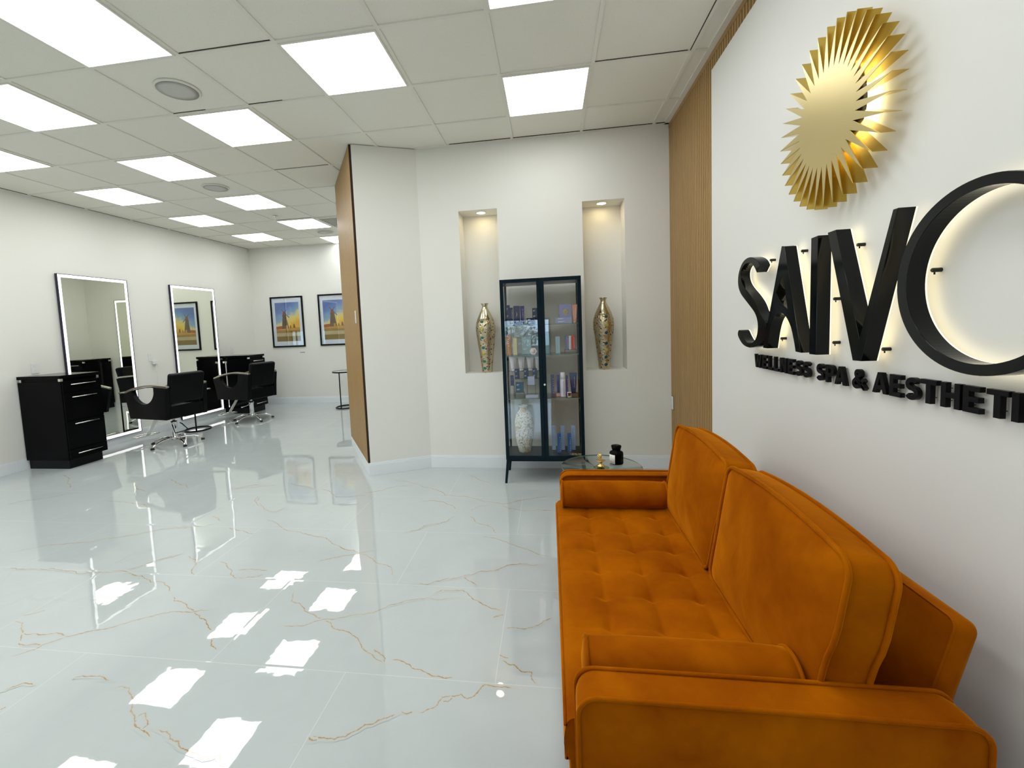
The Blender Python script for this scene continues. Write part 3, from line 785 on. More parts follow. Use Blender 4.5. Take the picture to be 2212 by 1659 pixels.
def glyph(c):
    """strokes in a box one unit high: (polygons, width)"""
    h = sw / 2
    if c == 'W': return [[(0.02, 1), (.24, 1), (.36, .38), (.50, .95), (.66, .95), (.80, .38), (.92, 1), (1.14, 1), (.92, 0), (.70, 0), (.58, .52), (.46, 0), (.24, 0)]], 1.16
    if c == 'E': return [[(0, 0), (.66, 0), (.66, .20), (.24, .20), (.24, .40), (.62, .40), (.62, .60), (.24, .60), (.24, .80), (.66, .80), (.66, 1), (0, 1)]], .68
    if c == 'L': return [[(0, 0), (.60, 0), (.60, .20), (.24, .20), (.24, 1), (0, 1)]], .62
    if c == 'N': return [[(0, 0), (.24, 0), (.24, .60), (.60, 0), (.84, 0), (.84, 1), (.60, 1), (.60, .40), (.24, 1), (0, 1)]], .86
    if c == 'T': return [[(.27, 0), (.51, 0), (.51, .80), (.78, .80), (.78, 1), (0, 1), (0, .80), (.27, .80)]], .78
    if c == 'H': return [[(0, 0), (.24, 0), (.24, .40), (.60, .40), (.60, 0), (.84, 0), (.84, 1), (.60, 1), (.60, .60), (.24, .60), (.24, 1), (0, 1)]], .86
    if c == 'I': return [[(0, 0), (.24, 0), (.24, 1), (0, 1)]], .24
    if c == 'A': return [[(0, 0), (.24, 0), (.31, .20), (.63, .20), (.70, 0), (.94, 0), (.60, 1), (.34, 1)], [(.37, .38), (.57, .38), (.47, .72)]], .94
    if c == 'S':
        p = arc(.38, .70, .24, .185, 25, 270, 16) + arc(.36, .31, .25, .20, 90, -155, 16)
        return [ribbon(p, .21)], .74
    if c == 'C':
        return [ribbon(arc(.48, .5, .38, .39, 45, 315, 22), .22)], .86
    if c == 'P':
        return [[(0, 0), (.24, 0), (.24, .34)] + arc(.40, .67, .32, .33, -90, 90, 12) + [(0, 1)], [(.24, .54)] + arc(.38, .67, .12, .13, -90, 90, 8) + [(.24, .80)]], .74
    if c == '&':
        p = [(.92, .02), (.34, .60)] + arc(.42, .76, .15, .145, 200, -60, 14) + [(.24, .46)] + arc(.34, .27, .235, .185, 130, 330, 14) + [(.84, .50)]
        return [ribbon(p, .185)], .95
WORDS = [('first', 'WELLNESS', [2.362, 2.279, 2.222, 2.170, 2.115, 2.050, 1.992, 1.937]), ('second', 'SPA', [1.846, 1.787, 1.735]), ('', '&', [1.643]),
         ('last', 'AESTHETICS', [1.547, 1.476, 1.418, 1.364, 1.300, 1.237, 1.178, 1.120, 1.092, 1.026])]
KS = 1.028 / 1.011
HL, ZL = 0.0655 * KS, 1.103
ordn = ['first', 'second', 'third', 'fourth', 'fifth', 'sixth', 'seventh', 'eighth', 'ninth', 'tenth']
for wname, word, lefts in WORDS:
    for i, (c, y0) in enumerate(zip(word, lefts)):
        polys, wd = glyph(c)
        loops = [[(x * HL, z * HL) for x, z in p] for p in polys]
        r = empty('sign_letter', (1.028, y0 * KS, 1.3641 + (ZL - 1.3641) * KS))
        o = shape2d('body', loops, 0.012, M['letter_small'], r, bevel=0.0006)
        o.matrix_local = sign_matrix(0.006)
        for pz in ((0.25, 0.75) if c in 'ELNHIPT' else (0.12, 0.88)):
            px_ = -0.12 * HL if c in 'ELNHIP' else -wd * HL / 2
            if c == 'A' and pz < .5: px_ = -0.12 * HL
            if c == 'W' and pz > .5: px_ = -0.13 * HL
            if c == 'W' and pz < .5: px_ = -0.37 * HL
            if c == '&': px_ = -0.36 * HL
            MB().lathe([(0.0012, 0), (0.0012, 0.0115)], 8, M4=Matrix.Translation((0.0105, px_, pz * HL)) @ Matrix.Rotation(PI / 2, 4, 'Y')).build('mounting_pin', M['rubber'], r)
        if c == '&': lab = 'small raised black ampersand in the line below the large letters'
        else:
            same = [k for k, q in enumerate(word) if q == c]
            which = '' if len(same) == 1 else ordn[same.index(i)] + ' '
            lab = ('small raised black letter %s, the %s%s in the word %s' % (c, which, c, word)) if which else 'small raised black letter %s, the only %s in the word %s' % (c, c, word)
        tag(r, lab, 'sign letter', 'small raised letters below the large ones')

# standoff pegs on the panel
PEGS = [((2.245, 1.612), 'just right of the top of the large letter S'), ((1.987, 1.613), 'between the tops of the large letters A and I'), ((2.143, 1.251), 'between the feet of the large letter A'),
        ((1.775, 1.408), 'between the large letters I and V'), ((1.775, 1.249), 'low down between the large letters I and V'), ((1.533, 1.239), 'right of the foot of the large letter V'),
        ((1.362, 1.463), 'inside the large letter O'), ((1.657, 1.581), 'between the arms of the large letter V')]
for (y, z), lab in PEGS:
    r = empty('standoff_peg', (1.05, y, z))
    Mx = Matrix.Rotation(-PI / 2, 4, 'Y')
    MB().lathe([(0.0058, 0.0), (0.0058, 0.021), (0.0045, 0.023)], 14, M4=Mx).build('sleeve', M['rubber'], r)
    MB().tube([(-0.016, 0, -0.006), (-0.016, 0, -0.012)], 0.0022, 6).build('set_screw', M['black_satin'], r)
    tag(r, 'small dark mounting peg ' + lab, 'mounting peg', 'mounting pegs behind the sign')

# sunburst emblem
sb = empty('sunburst_emblem', (SB, 1.7525, 2.034))
NS, RO, RI = 36, 0.303, 0.157
A0 = math.radians(179.5)
loop = []
for k in range(NS):
    a = A0 + 2 * PI * k / NS
    loop.append((RO * math.cos(a), RO * math.sin(a)))
    a += PI / NS
    loop.append((RI * math.cos(a), RI * math.sin(a)))
o = shape2d('face', [loop], 0.0016, M['sun_face'], sb); o.matrix_local = sign_matrix(-(SB - SF) + 0.0008)
for k in range(NS):
    a = A0 + 2 * PI * k / NS
    # each blade is folded back from one edge of its ray
    c0 = Vector((RI * math.cos(a + PI / NS), RI * math.sin(a + PI / NS))); c1 = Vector((RO * math.cos(a), RO * math.sin(a)))
    c1b = c1
    nrm = Vector((-(c1 - c0).y, (c1 - c0).x)).normalized() * 0.0007
    vs = []
    for (p, x) in ((c0, -0.0425), (c1, -0.0425), (c1b, 0.0), (c0, 0.0)):
        for s in (-1, 1):
            q = p + nrm * s
            vs.append((x, -q.x, q.y))
    MB().add(vs, [(0, 2, 4, 6), (1, 7, 5, 3), (0, 1, 3, 2), (2, 3, 5, 4), (4, 5, 7, 6), (6, 7, 1, 0)]).build('blade', M['sun_fin'], sb)
Mx = Matrix.Rotation(-PI / 2, 4, 'Y')
MB().lathe([(0.125, 0.004), (0.150, 0.006), (0.150, 0.040), (0.125, 0.042), (0.125, 0.004)], 48, M4=Mx, caps=False).build('drum', M['black_satin'], sb)
MB().lathe([(0.0001, -0.004), (0.155, -0.004), (0.155, 0.002), (0.0001, 0.002)], 48, M4=Mx).build('led_backing', M['led_sun'], sb)
tag(sb, 'round golden sunburst emblem with folded pointed rays above the sign letters', 'emblem')

# ================================================================ SOFA
def tube_loop(b, pts, r, seg=8): b.tube(pts, r, seg, closed=True)
def rrect(w, h, r, n=8, m=6):
    """rounded rectangle loop centred on 0"""
    out = []
    for cx, cy, a0 in ((w / 2 - r, h / 2 - r, 0), (-w / 2 + r, h / 2 - r, 90), (-w / 2 + r, -h / 2 + r, 180), (w / 2 - r, -h / 2 + r, 270)):
        for k in range(n + 1):
            a = math.radians(a0 + 90 * k / n)
            out.append((cx + r * math.cos(a), cy + r * math.sin(a)))
    res = []
    N = len(out)
    for i in range(N):
        a, c = out[i], out[(i + 1) % N]
        res.append(a)
        d = math.hypot(c[0] - a[0], c[1] - a[1])
        if d > 0.05:
            for k in range(1, m): res.append((a[0] + (c[0] - a[0]) * k / m, a[1] + (c[1] - a[1]) * k / m))
    return res
def cushion(loop, t, bulge, M4, name, parent, mat, edge_fn=None, pipe=0.0055, rings=10, wrinkle=0.0, seed=1):
    """box cushion: outline 'loop' in local xy, thickness t along z, domed faces, piping on both edges"""
    rn = random.Random(seed)
    n = len(loop); b = MB()
    def lo(p):
        return edge_fn(*p) if edge_fn else p
    for sgn in (1, -1):
        vs = [(0, 0, sgn * (t / 2 + bulge))]; fs = []
        for k in range(1, rings + 1):
            q = k / rings
            for (x, y) in loop:
                ang_ = math.atan2(y, x)
                wz = wrinkle * math.sin(9 * ang_ + 3 * q) * q * q * (1 - q) * 3
                X_, Y_ = lo((x * q, y * q))
                vs.append((X_, Y_, sgn * (t / 2 + bulge * (1 - q ** 2.6) + wz - (0.004 if k == rings else 0))))
        for i in range(n): fs.append((0, 1 + i, 1 + (i + 1) % n))
        for k in range(rings - 1):
            for i in range(n):
                j = (i + 1) % n
                fs.append((1 + k * n + i, 1 + (k + 1) * n + i, 1 + (k + 1) * n + j, 1 + k * n + j))
        b.add(vs, fs, 0, True, M4)
    # band
    vs = []; fs = []; K = 5
    for k in range(K + 1):
        f = k / K
        bow = 1 + 0.012 * math.sin(PI * f) - (0.006 if k in (0, K) else 0)
        for (x, y) in loop:
            X_, Y_ = lo((x, y))
            vs.append((X_ * bow, Y_ * bow, -t / 2 + t * f))
    for k in range(K):
        for i in range(n):
            j = (i + 1) % n
            fs.append((k * n + i, k * n + j, (k + 1) * n + j, (k + 1) * n + i))
    b.add(vs, fs, 0, True, M4)
    o = b.build(name, mat, parent)
    for z in ((-t / 2, t / 2) if pipe else ()):
        MB().tube([M4 @ Vector((*[c * (1 + 0.0025 / max(0.1, math.hypot(*q))) for c in lo(q)], z)) for q in loop], pipe, 8, closed=True).build('piping', mat, o)
    return o

sofa = empty('sofa', (0.45, 1.75, 0))
tag(sofa, 'burnt orange velvet sofa with tufted seat and piped edges against the white sign panel', 'sofa')
SO = Vector((0.45, 1.75, 0))
def TS(x, y, z): return Matrix.Translation(Vector((x, y, z)) - SO)
V_ = M['velvet']
AZ0, AZT = 0.13, 0.515
# arms: slabs in xz, thickness along y
def arm(y0, y1, name='arm'):
    w, h = 0.815, AZT - AZ0
    loop = rrect(w, h, 0.045, 8, 10)
    Mx = TS(0.4485, (y0 + y1) / 2, (AZ0 + AZT) / 2) @ Matrix(((1, 0, 0, 0), (0, 0, -1, 0), (0, 1, 0, 0), (0, 0, 0, 1)))
    return cushion(loop, (y1 - y0) - 0.006, 0.006, Mx, name, sofa, V_, pipe=0.0052, rings=6)
arm(0.950, 1.045); arm(2.425, 2.512)
# base under the seat
MB().box(-0.431, 0.36, -0.7005, 0.670, 0.13, 0.335).build('seat_base', V_, sofa, bevel=0.006, seg=3)
# tufted seat cushion
def seat():
    x0, x1, y0, y1 = 0.012, 0.80, 1.0465, 2.423
    zt, zb = 0.378, 0.262
    nx, ny = 110, 190
    gx = [0.170 + 0.163 * i for i in range(4)]; gy = [1.22 + 0.166 * i for i in range(7)]
    tufts = [(tx, ty) for tx in gx for ty in gy]
    def crown(c, g):
        """0 on a stitched line, 1 in the middle of a cell"""
        if c <= g[0]: return min(1.0, (g[0] - c) / 0.075)
        if c >= g[-1]: return min(1.0, (c - g[-1]) / 0.075)
        return abs(math.sin(PI * (c - g[0]) / (g[1] - g[0])))
    b = MB(); vs = []; fs = []
    rr = 0.035
    for i in range(nx + 1):
        for j in range(ny + 1):
            x = x0 + (x1 - x0) * i / nx; y = y0 + (y1 - y0) * j / ny
            dx = min(x - x0, 0.12); dy = min(y - y0, y1 - y)
            z = zt + 0.010 * min(1, dx / 0.12) * min(1, dy / 0.15)
            if x - x0 < rr: z -= rr * 0.75 * (1 - math.sqrt(max(0, 1 - (1 - (x - x0) / rr) ** 2)))
            cu_, cv_ = crown(x, gx), crown(y, gy)
            z -= 0.0085 * (1 - (cu_ * cv_) ** 0.42) * min(1, dx / 0.05) * min(1, dy / 0.05)
            for tx, ty in tufts:
                d2 = (x - tx) ** 2 + (y - ty) ** 2
                if d2 < 0.006:
                    z -= 0.010 * math.exp(-d2 / 0.00045) + 0.005 * math.exp(-d2 / 0.0022)
            vs.append((x - SO.x, y - SO.y, z))
    for i in range(nx):
        for j in range(ny):
            a = i * (ny + 1) + j
            fs.append((a, a + ny + 1, a + ny + 2, a + 1))
    b.add(vs, fs, 0, True)
    # front band, bowed
    vs = []; fs = []; K = 8
    for k in range(K + 1):
        f = k / K
        z = zb + (zt - 0.026 - zb) * f
        bow = -0.006 * math.sin(PI * f)
        for j in range(ny + 1):
            vs.append((x0 + bow - SO.x, y0 + (y1 - y0) * j / ny - SO.y, z))
    for k in range(K):
        for j in range(ny):
            a = k * (ny + 1) + j
            fs.append((a, a + ny + 1, a + ny + 2, a + 1))
    b.add(vs, fs, 0, True)
    for ye, s_ in ((y0, 1), (y1, -1)):       # closed ends following the rounded front edge
        pr = [(x0, zb), (x0 - 0.006, (zb + zt - 0.026) / 2)]
        pr += [(x0 + rr * (1 - math.cos(a)), zt - rr * 0.75 * (1 - math.sin(a))) for a in [PI / 2 * k / 8 for k in range(9)]]
        pr += [(x1, zt), (x1, zb)]
        b.add([(x - SO.x, ye - SO.y, z) for x, z in pr], [tuple(range(len(pr)))])
    b.add([(x0 - SO.x, y0 - SO.y, zb), (x1 - SO.x, y0 - SO.y, zb), (x1 - SO.x, y1 - SO.y, zb), (x0 - SO.x, y1 - SO.y, zb)], [(0, 1, 2, 3)])
    o = b.build('seat_cushion', V_, sofa)
    for pz in (zt - 0.022, zb + 0.004):
        MB().tube([(x0 - 0.001 - SO.x, y0 + (y1 - y0) * j / 40 - SO.y, pz) for j in range(41)], 0.0048, 8).build('piping', V_, o)
seat()
# reclined back of the sofa
def sofa_back():
    w = 2.405 - 1.085
    loop = rrect(w, 0.44, 0.022, 5, 12)
    tilt = math.radians(15)
    Mx = TS(0.862, (2.405 + 1.085) / 2, 0.432) @ Matrix.Rotation(tilt, 4, 'Y') @ Matrix(((0, 0, 1, 0), (1, 0, 0, 0), (0, 1, 0, 0), (0, 0, 0, 1)))
    cushion(loop, 0.050, 0.004, Mx, 'back', sofa, V_, pipe=0, rings=6)
sofa_back()
# feet
for fx, fy in ((0.08, 1.0), (0.08, 2.46), (0.78, 1.0), (0.78, 2.46)):
    MB().lathe([(0.013, 0.0), (0.022, 0.15)], 14, M4=TS(fx, fy, 0)).build('leg', M['black_satin'], sofa)
# loose back cushions
def back_cushion(y0, y1, label, hz0, seed):
    r = empty('back_cushion', (0.66, (y0 + y1) / 2, 0.382))
    w = y1 - y0; h = 0.425
    loop = rrect(w, h, 0.042, 8, 9)
    def edge(x, y):
        # top edge a little domed, upper corners slightly slack
        u = x / (w / 2); v_ = y / (h / 2)
        k_ = max(0.0, min(1.0, (v_ + 0.25) / 0.5)); k_ = k_ * k_ * (3 - 2 * k_)
        return (x * (1 + 0.055 * k_ * (1 if x > 0 else 0.2)), y + 0.022 * (1 - u * u) * max(0, v_))
    Mx = Matrix.Translation((0.0, 0, h / 2 - 0.002)) @ Matrix.Rotation(math.radians(9.5), 4, 'Y') @ Matrix(((0, 0, -1, 0), (-1, 0, 0, 0), (0, 1, 0, 0), (0, 0, 0, 1)))
    cushion(loop, 0.100, 0.032, Mx, 'cover', r, V_, edge_fn=edge, pipe=0.0062, rings=12, wrinkle=0.003, seed=seed)
    r.location.x = 0.655
    tag(r, label, 'cushion', 'orange back cushions')
back_cushion(1.048, 1.695, 'large square orange velvet back cushion nearest the camera', 0, 1)
back_cushion(1.719, 2.355, 'large square orange velvet back cushion farther along the sofa, partly behind the other', 0, 2)
# bolsters
def bolster(xa, xb, yc, zc, R, label, rz=0.0):
    r = empty('bolster_cushion', ((xa + xb) / 2, yc, zc - R), rz)
    L_ = xb - xa
    Mx = Matrix.Translation((0, 0, R)) @ Matrix.Rotation(PI / 2, 4, 'Y')
    prof = [(0.0001, -L_ / 2 - 0.014), (R * 0.4, -L_ / 2 - 0.012), (R * 0.75, -L_ / 2 - 0.007), (R * 0.93, -L_ / 2)]
    for k in range(1, 16):
        f = k / 16
        prof.append((R * (0.93 + 0.07 * min(1, math.sin(PI * f) * 1.9)), -L_ / 2 + L_ * f))
    prof += [(R * 0.93, L_ / 2), (R * 0.75, L_ / 2 + 0.007), (R * 0.4, L_ / 2 + 0.012), (0.0001, L_ / 2 + 0.014)]
    o = MB().lathe(prof, 48, M4=Mx).build('cover', V_, r)
    for s in (-1, 1):
        MB().tube([Mx @ Vector((R * 0.945 * math.cos(a), R * 0.945 * math.sin(a), s * L_ / 2)) for a in [2 * PI * k / 40 for k in range(40)]], 0.0048, 8, closed=True).build('piping', V_, o)
    tag(r, label, 'bolster', 'orange bolster cushions')
bolster(0.072, 0.568, 1.122, 0.456, 0.075, 'round orange velvet bolster lying by the near sofa arm')
bolster(0.045, 0.572, 2.335, 0.448, 0.070, 'round orange velvet bolster lying by the far sofa arm')

# ================================================================ ROUND GLASS TABLE BEYOND THE SOFA
TZ = 0.45
gt = empty('glass_side_table', (0.30, 2.79, 0))
MB().lathe([(0.0001, TZ - 0.008), (0.247, TZ - 0.008), (0.2475, TZ - 0.004), (0.247, TZ), (0.0001, TZ)], 96).build('glass_top', M['table_glass'], gt)
MB().lathe([(0.2476, TZ - 0.0075), (0.249, TZ - 0.004), (0.2476, TZ - 0.0005)], 96, caps=False).build('top_edge', M['glass_edge'], gt)
MB().lathe([(0.012, 0.012), (0.012, TZ - 0.012), (0.05, TZ - 0.009)], 20).build('stem', M['gold'], gt)
MB().lathe([(0.0001, 0.0), (0.15, 0.0), (0.15, 0.008), (0.02, 0.013)], 48).build('base', M['gold'], gt)
tag(gt, 'round clear glass side table just beyond the far sofa arm', 'side table')
# dark apothecary jar
j = empty('glass_jar', (0.402, 2.85, TZ))
MB().lathe([(0.0001, 0.0), (0.040, 0.0), (0.043, 0.005), (0.043, 0.066), (0.040, 0.076), (0.026, 0.084), (0.025, 0.092), (0.029, 0.094)], 40).build('body', M['black_gloss'], j)
MB().lathe([(0.022, 0.092), (0.029, 0.100), (0.032, 0.110), (0.030, 0.117), (0.020, 0.120), (0.0001, 0.121)], 36).build('lid', M['black_gloss'], j)
lb = MB()
vs = []; fs = []
for k in range(13):
    a = math.radians(188 + 62 * k / 12)
    for z in (0.006, 0.064): vs.append((0.0435 * math.cos(a), 0.0435 * math.sin(a), z))
for k in range(12): fs.append((2 * k, 2 * k + 2, 2 * k + 3, 2 * k + 1))
lb.add(vs, fs, 0, True)
lab = lb.build('label', cmat('paper_white', (0.85, 0.83, 0.80), 0.6), j)
sd = lab.modifiers.new('th', 'SOLIDIFY'); sd.thickness = 0.0004
pr_ = MB()
for zz, ww in ((0.050, 20), (0.046, 14), (0.036, 24), (0.022, 16), (0.017, 22)):
    for k in range(0, ww, 2):
        a = math.radians(206 + k); a2 = math.radians(207.2 + k)
        pr_.add([(0.0441 * math.cos(a), 0.0441 * math.sin(a), zz), (0.0441 * math.cos(a2), 0.0441 * math.sin(a2), zz), (0.0441 * math.cos(a2), 0.0441 * math.sin(a2), zz + 0.0016), (0.0441 * math.cos(a), 0.0441 * math.sin(a), zz + 0.0016)], [(0, 1, 2, 3)])
pr_.build('print', M['rubber'], lab)
tag(j, 'black glass jar with lid and white label on the round glass table', 'jar')
# golden ornament
g = empty('candle_snuffer_ornament', (0.298, 2.80, TZ))
g.name = 'golden_ornament'
MB().lathe([(0.0001, 0), (0.024, 0), (0.024, 0.003), (0.010, 0.008), (0.009, 0.020), (0.013, 0.024), (0.013, 0.030), (0.027, 0.033), (0.030, 0.037), (0.026, 0.038), (0.0001, 0.036)], 28).build('stand', M['gold'], g)
b = MB()
for dx, dy, hh in ((-0.020, 0.0, 0.030), (-0.010, 0.006, 0.036), (0.000, -0.004, 0.040), (-0.015, -0.008, 0.024)):
    b.tube([(0.004, 0, 0.030), (0.003 + dx * .35, dy * .4, 0.034 + hh * .5), (dx + 0.002, dy, 0.038 + hh)], [0.0018, 0.0028, 0.0050], 10)
b.build('stems', M['gold'], g)
tag(g, 'small golden stand with a bundle of stems on the round glass table', 'ornament')

# ================================================================ DISPLAY CABINET
CX0, CX1, CY0, CY1, CZ0, CZ1 = -0.398, 0.268, 3.69, 4.06, 0.205, 1.738
cb_ = empty('display_cabinet', ((CX0 + CX1) / 2, (CY0 + CY1) / 2, 0))
CO = Vector(cb_.location)
def cbx(b, x0, x1, y0, y1, z0, z1): return b.box(x0 - CO.x, x1 - CO.x, y0 - CO.y, y1 - CO.y, z0, z1)
f = MB(); t = 0.022
cbx(f, CX0, CX1, CY0 + .02, CY1, CZ1 - 0.028, CZ1); cbx(f, CX0, CX1, CY0 + .02, CY1, CZ0, CZ0 + 0.020)
for x0 in (CX0, CX1 - t):
    for y0 in (CY0 + .02, CY1 - t): cbx(f, x0, x0 + t, y0, y0 + t, CZ0 + 0.020, CZ1 - 0.028)
cbx(f, (CX0 + CX1) / 2 - .012, (CX0 + CX1) / 2 + .012, CY1 - .014, CY1, CZ0 + 0.02, CZ1 - 0.028)
f.build('frame', M['cab'], cb_, bevel=0.0015)
def door(x0, x1, side):
    d = MB(); s = 0.029
    z0, z1 = CZ0 + 0.002, CZ1 - 0.001
    cbx(d, x0, x0 + s, CY0, CY0 + .018, z0, z1); cbx(d, x1 - s, x1, CY0, CY0 + .018, z0, z1)
    cbx(d, x0 + s, x1 - s, CY0, CY0 + .018, z1 - 0.030, z1); cbx(d, x0 + s, x1 - s, CY0, CY0 + .018, z0, z0 + 0.034)
    o = d.build('door', M['cab'], cb_, bevel=0.0015)
    g_ = MB(); cbx(g_, x0 + s, x1 - s, CY0 + .007, CY0 + .011, z0 + .034, z1 - .03)
    g_.build('pane', M['glass'], o)
    return o
xm = (CX0 + CX1) / 2 + 0.002
door(CX0, xm - 0.0012, 0)
d2 = door(xm + 0.0012, CX1, 1)
MB().lathe([(0.0001, 0.022), (0.0075, 0.021), (0.009, 0.016), (0.005, 0.010), (0.005, 0.0)], 16, M4=Matrix.Translation((xm + .014 - CO.x, CY0 - CO.y, 0.852)) @ Matrix.Rotation(PI / 2, 4, 'X')).build('knob', M['plastic'], d2)
for x in (CX0 + .009, CX1 - .013):
    g_ = MB(); cbx(g_, x, x + .004, CY0 + .042, CY1 - .022, CZ0 + .02, CZ1 - .028); g_.build('side_pane', M['glass'], cb_)
for xa, xb in ((CX0 + t, (CX0 + CX1) / 2 - .012), ((CX0 + CX1) / 2 + .012, CX1 - t)):
    g_ = MB(); cbx(g_, xa, xb, CY1 - .008, CY1 - .004, CZ0 + .02, CZ1 - .028); g_.build('back_pane', M['glass'], cb_)
SHELF = (1.355, 1.098, 0.728)
for z in SHELF:
    g_ = MB(); cbx(g_, CX0 + t * .3, CX1 - t * .3, CY0 + .045, CY1 - .03, z - 0.005, z)
    so = g_.build('shelf', M['glass'], cb_)
    e_ = MB(); cbx(e_, CX0 + t, CX1 - t, CY0 + .0425, CY0 + .045, z - 0.005, z); e_.build('shelf_edge', M['glass_edge'], so)
for sx, x in ((-1, CX0 + .015), (1, CX1 - .015)):
    for sy, y in ((-1, CY0 + .03), (1, CY1 - .02)):
        b = MB()
        tx, ty, bx, by = x, y, x + sx * 0.022, y + sy * 0.018
        if sy > 0: by = y + 0.0
        q = 0.013
        vs = [(tx - q - CO.x, ty - q - CO.y, CZ0), (tx + q - CO.x, ty - q - CO.y, CZ0), (tx + q - CO.x, ty + q - CO.y, CZ0), (tx - q - CO.x, ty + q - CO.y, CZ0)]
        q = 0.010
        vs += [(bx - q - CO.x, by - q - CO.y, 0.004), (bx + q - CO.x, by - q - CO.y, 0.004), (bx + q - CO.x, by + q - CO.y, 0.004), (bx - q - CO.x, by + q - CO.y, 0.004)]
        b.add(vs, [(0, 1, 2, 3), (7, 6, 5, 4), (0, 4, 5, 1), (1, 5, 6, 2), (2, 6, 7, 3), (3, 7, 4, 0)])
        b.box(bx - .009 - CO.x, bx + .009 - CO.x, by - .009 - CO.y, by + .009 - CO.y, 0.0, 0.004)
        b.build('leg', M['cab'], cb_)
rail = MB(); cbx(rail, CX0 + .01, CX1 - .01, CY0 + .025, CY0 + .040, CZ0 - .018, CZ0); cbx(rail, CX0 + .01, CX1 - .01, CY1 - .03, CY1 - .015, CZ0 - .018, CZ0)
rail.build('base_rail', M['cab'], cb_)
tag(cb_, 'tall dark metal and glass display cabinet with two doors against the niche wall', 'display cabinet')

# things in the cabinet
NAVY = (0.012, 0.022, 0.085); NAVY2 = (0.010, 0.05, 0.13); LILAC = (0.33, 0.35, 0.62); BLUE = (0.035, 0.13, 0.40); LBLUE = (0.32, 0.45, 0.68)
GRP = {0: 'skincare goods on the top glass shelf', 1: 'skincare goods on the second glass shelf', 2: 'skincare goods on the third glass shelf', 3: 'tall blue boxes on the cabinet floor'}
def marks(b, x, z0, z1, y, n=7, w=0.004, rnd=None):
    """a vertical row of small letter-like strokes"""
    rr = random.Random(int(abs(x) * 9999) + n)
    st = (z1 - z0) / n
    for k in range(n):
        zz = z0 + k * st
        b.box(x, x + w, y - 0.0006, y, zz, zz + st * 0.22)
        if rr.random() < 0.75: b.box(x, x + w * 0.25, y - 0.0006, y, zz, zz + st * 0.62)
        if rr.random() < 0.5: b.box(x + w * .75, x + w, y - 0.0006, y, zz, zz + st * 0.62)
def carton(x0, x1, z0, z1, y, d, col, label, grp, mk=None, mcol=(0.8, 0.8, 0.85), name='product_box', mx=None, n=7):
    r = empty(name, ((x0 + x1) / 2, y + d / 2, z0)); w = (x1 - x0) / 2
    MB().box(-w, w, -d / 2, d / 2, 0, z1 - z0).build('carton', cmat('carton', col, 0.4), r, bevel=0.001, seg=1)
    if mk:
        b = MB(); h_ = z1 - z0
        if mk == 'v': marks(b, (mx if mx is not None else w * 0.35), h_ * .12, h_ * .88, -d / 2, n, min(0.006, w * .5))
        elif mk == 'h':
            for q, (zz, ww) in enumerate(((.78, .5), (.70, .35), (.30, .6), (.24, .4))): b.box(-w * .7, -w * .7 + 2 * w * .7 * ww, -d / 2 - .0006, -d / 2, h_ * zz, h_ * zz + .003)
        elif mk == 'logo':
            b.add([(-w * .15, -d / 2 - .0006, h_ * .40), (w * .25, -d / 2 - .0006, h_ * .55), (0, -d / 2 - .0006, h_ * .72), (w * .05, -d / 2 - .0006, h_ * .56)], [(0, 1, 2, 3)])
            b.box(-w * .6, w * .6, -d / 2 - .0006, -d / 2, h_ * .2, h_ * .215)
        b.build('print', cmat('print_ink', mcol, 0.5), r)
    tag(r, label, 'box', GRP[grp]); return r
def tubep(x0, x1, z0, z1, y, col, label, grp, cap_top=False, capcol=None, mk=False, mcol=(0.1, 0.1, 0.3)):
    """squeeze tube standing on its cap: wide flat crimp at the top"""
    r = empty('cream_tube', ((x0 + x1) / 2, y, z0)); w = (x1 - x0) / 2; h_ = z1 - z0
    b = MB(); vs = []; fs = []; n = 20; K = 8
    for k in range(K + 1):
        f = k / K; z = h_ * (0.14 + 0.86 * f)
        a = w * (0.66 + 0.34 * f); c = w * 0.66 * (1 - f) + 0.0015 * f
        for i in range(n):
            an = 2 * PI * i / n; vs.append((a * math.cos(an), c * math.sin(an), z))
    for k in range(K):
        for i in range(n): fs.append((k * n + i, k * n + (i + 1) % n, (k + 1) * n + (i + 1) % n, (k + 1) * n + i))
    fs += [tuple(range(n)), tuple(K * n + i for i in range(n))]
    b.add(vs, fs, 0, True); b.build('tube', cmat('tube_plastic', col, 0.35), r)
    MB().lathe([(w * .62, 0), (w * .66, h_ * .14)], 20).build('cap', cmat('cap_plastic', capcol or col, 0.3), r)
    if mk:
        b = MB(); marks(b, w * .2, h_ * .3, h_ * .85, -w * .62, 7, 0.005)
        b.build('print', cmat('print_ink', mcol, 0.5), r)
    tag(r, label, 'tube', GRP[grp]); return r
s1, s2, s3 = SHELF; s4 = CZ0 + 0.020
def riser(x0, x1, y0, y1, z0, z1, label):
    b = MB(); t_ = 0.003
    b.box(x0, x1, y0, y1, z1 - t_, z1); b.box(x0, x0 + t_, y0, y1, z0, z1 - t_); b.box(x1 - t_, x1, y0, y1, z0, z1 - t_)
    tag(b.build('display_riser', M['table_glass']), label, 'display riser', 'clear risers in the cabinet')
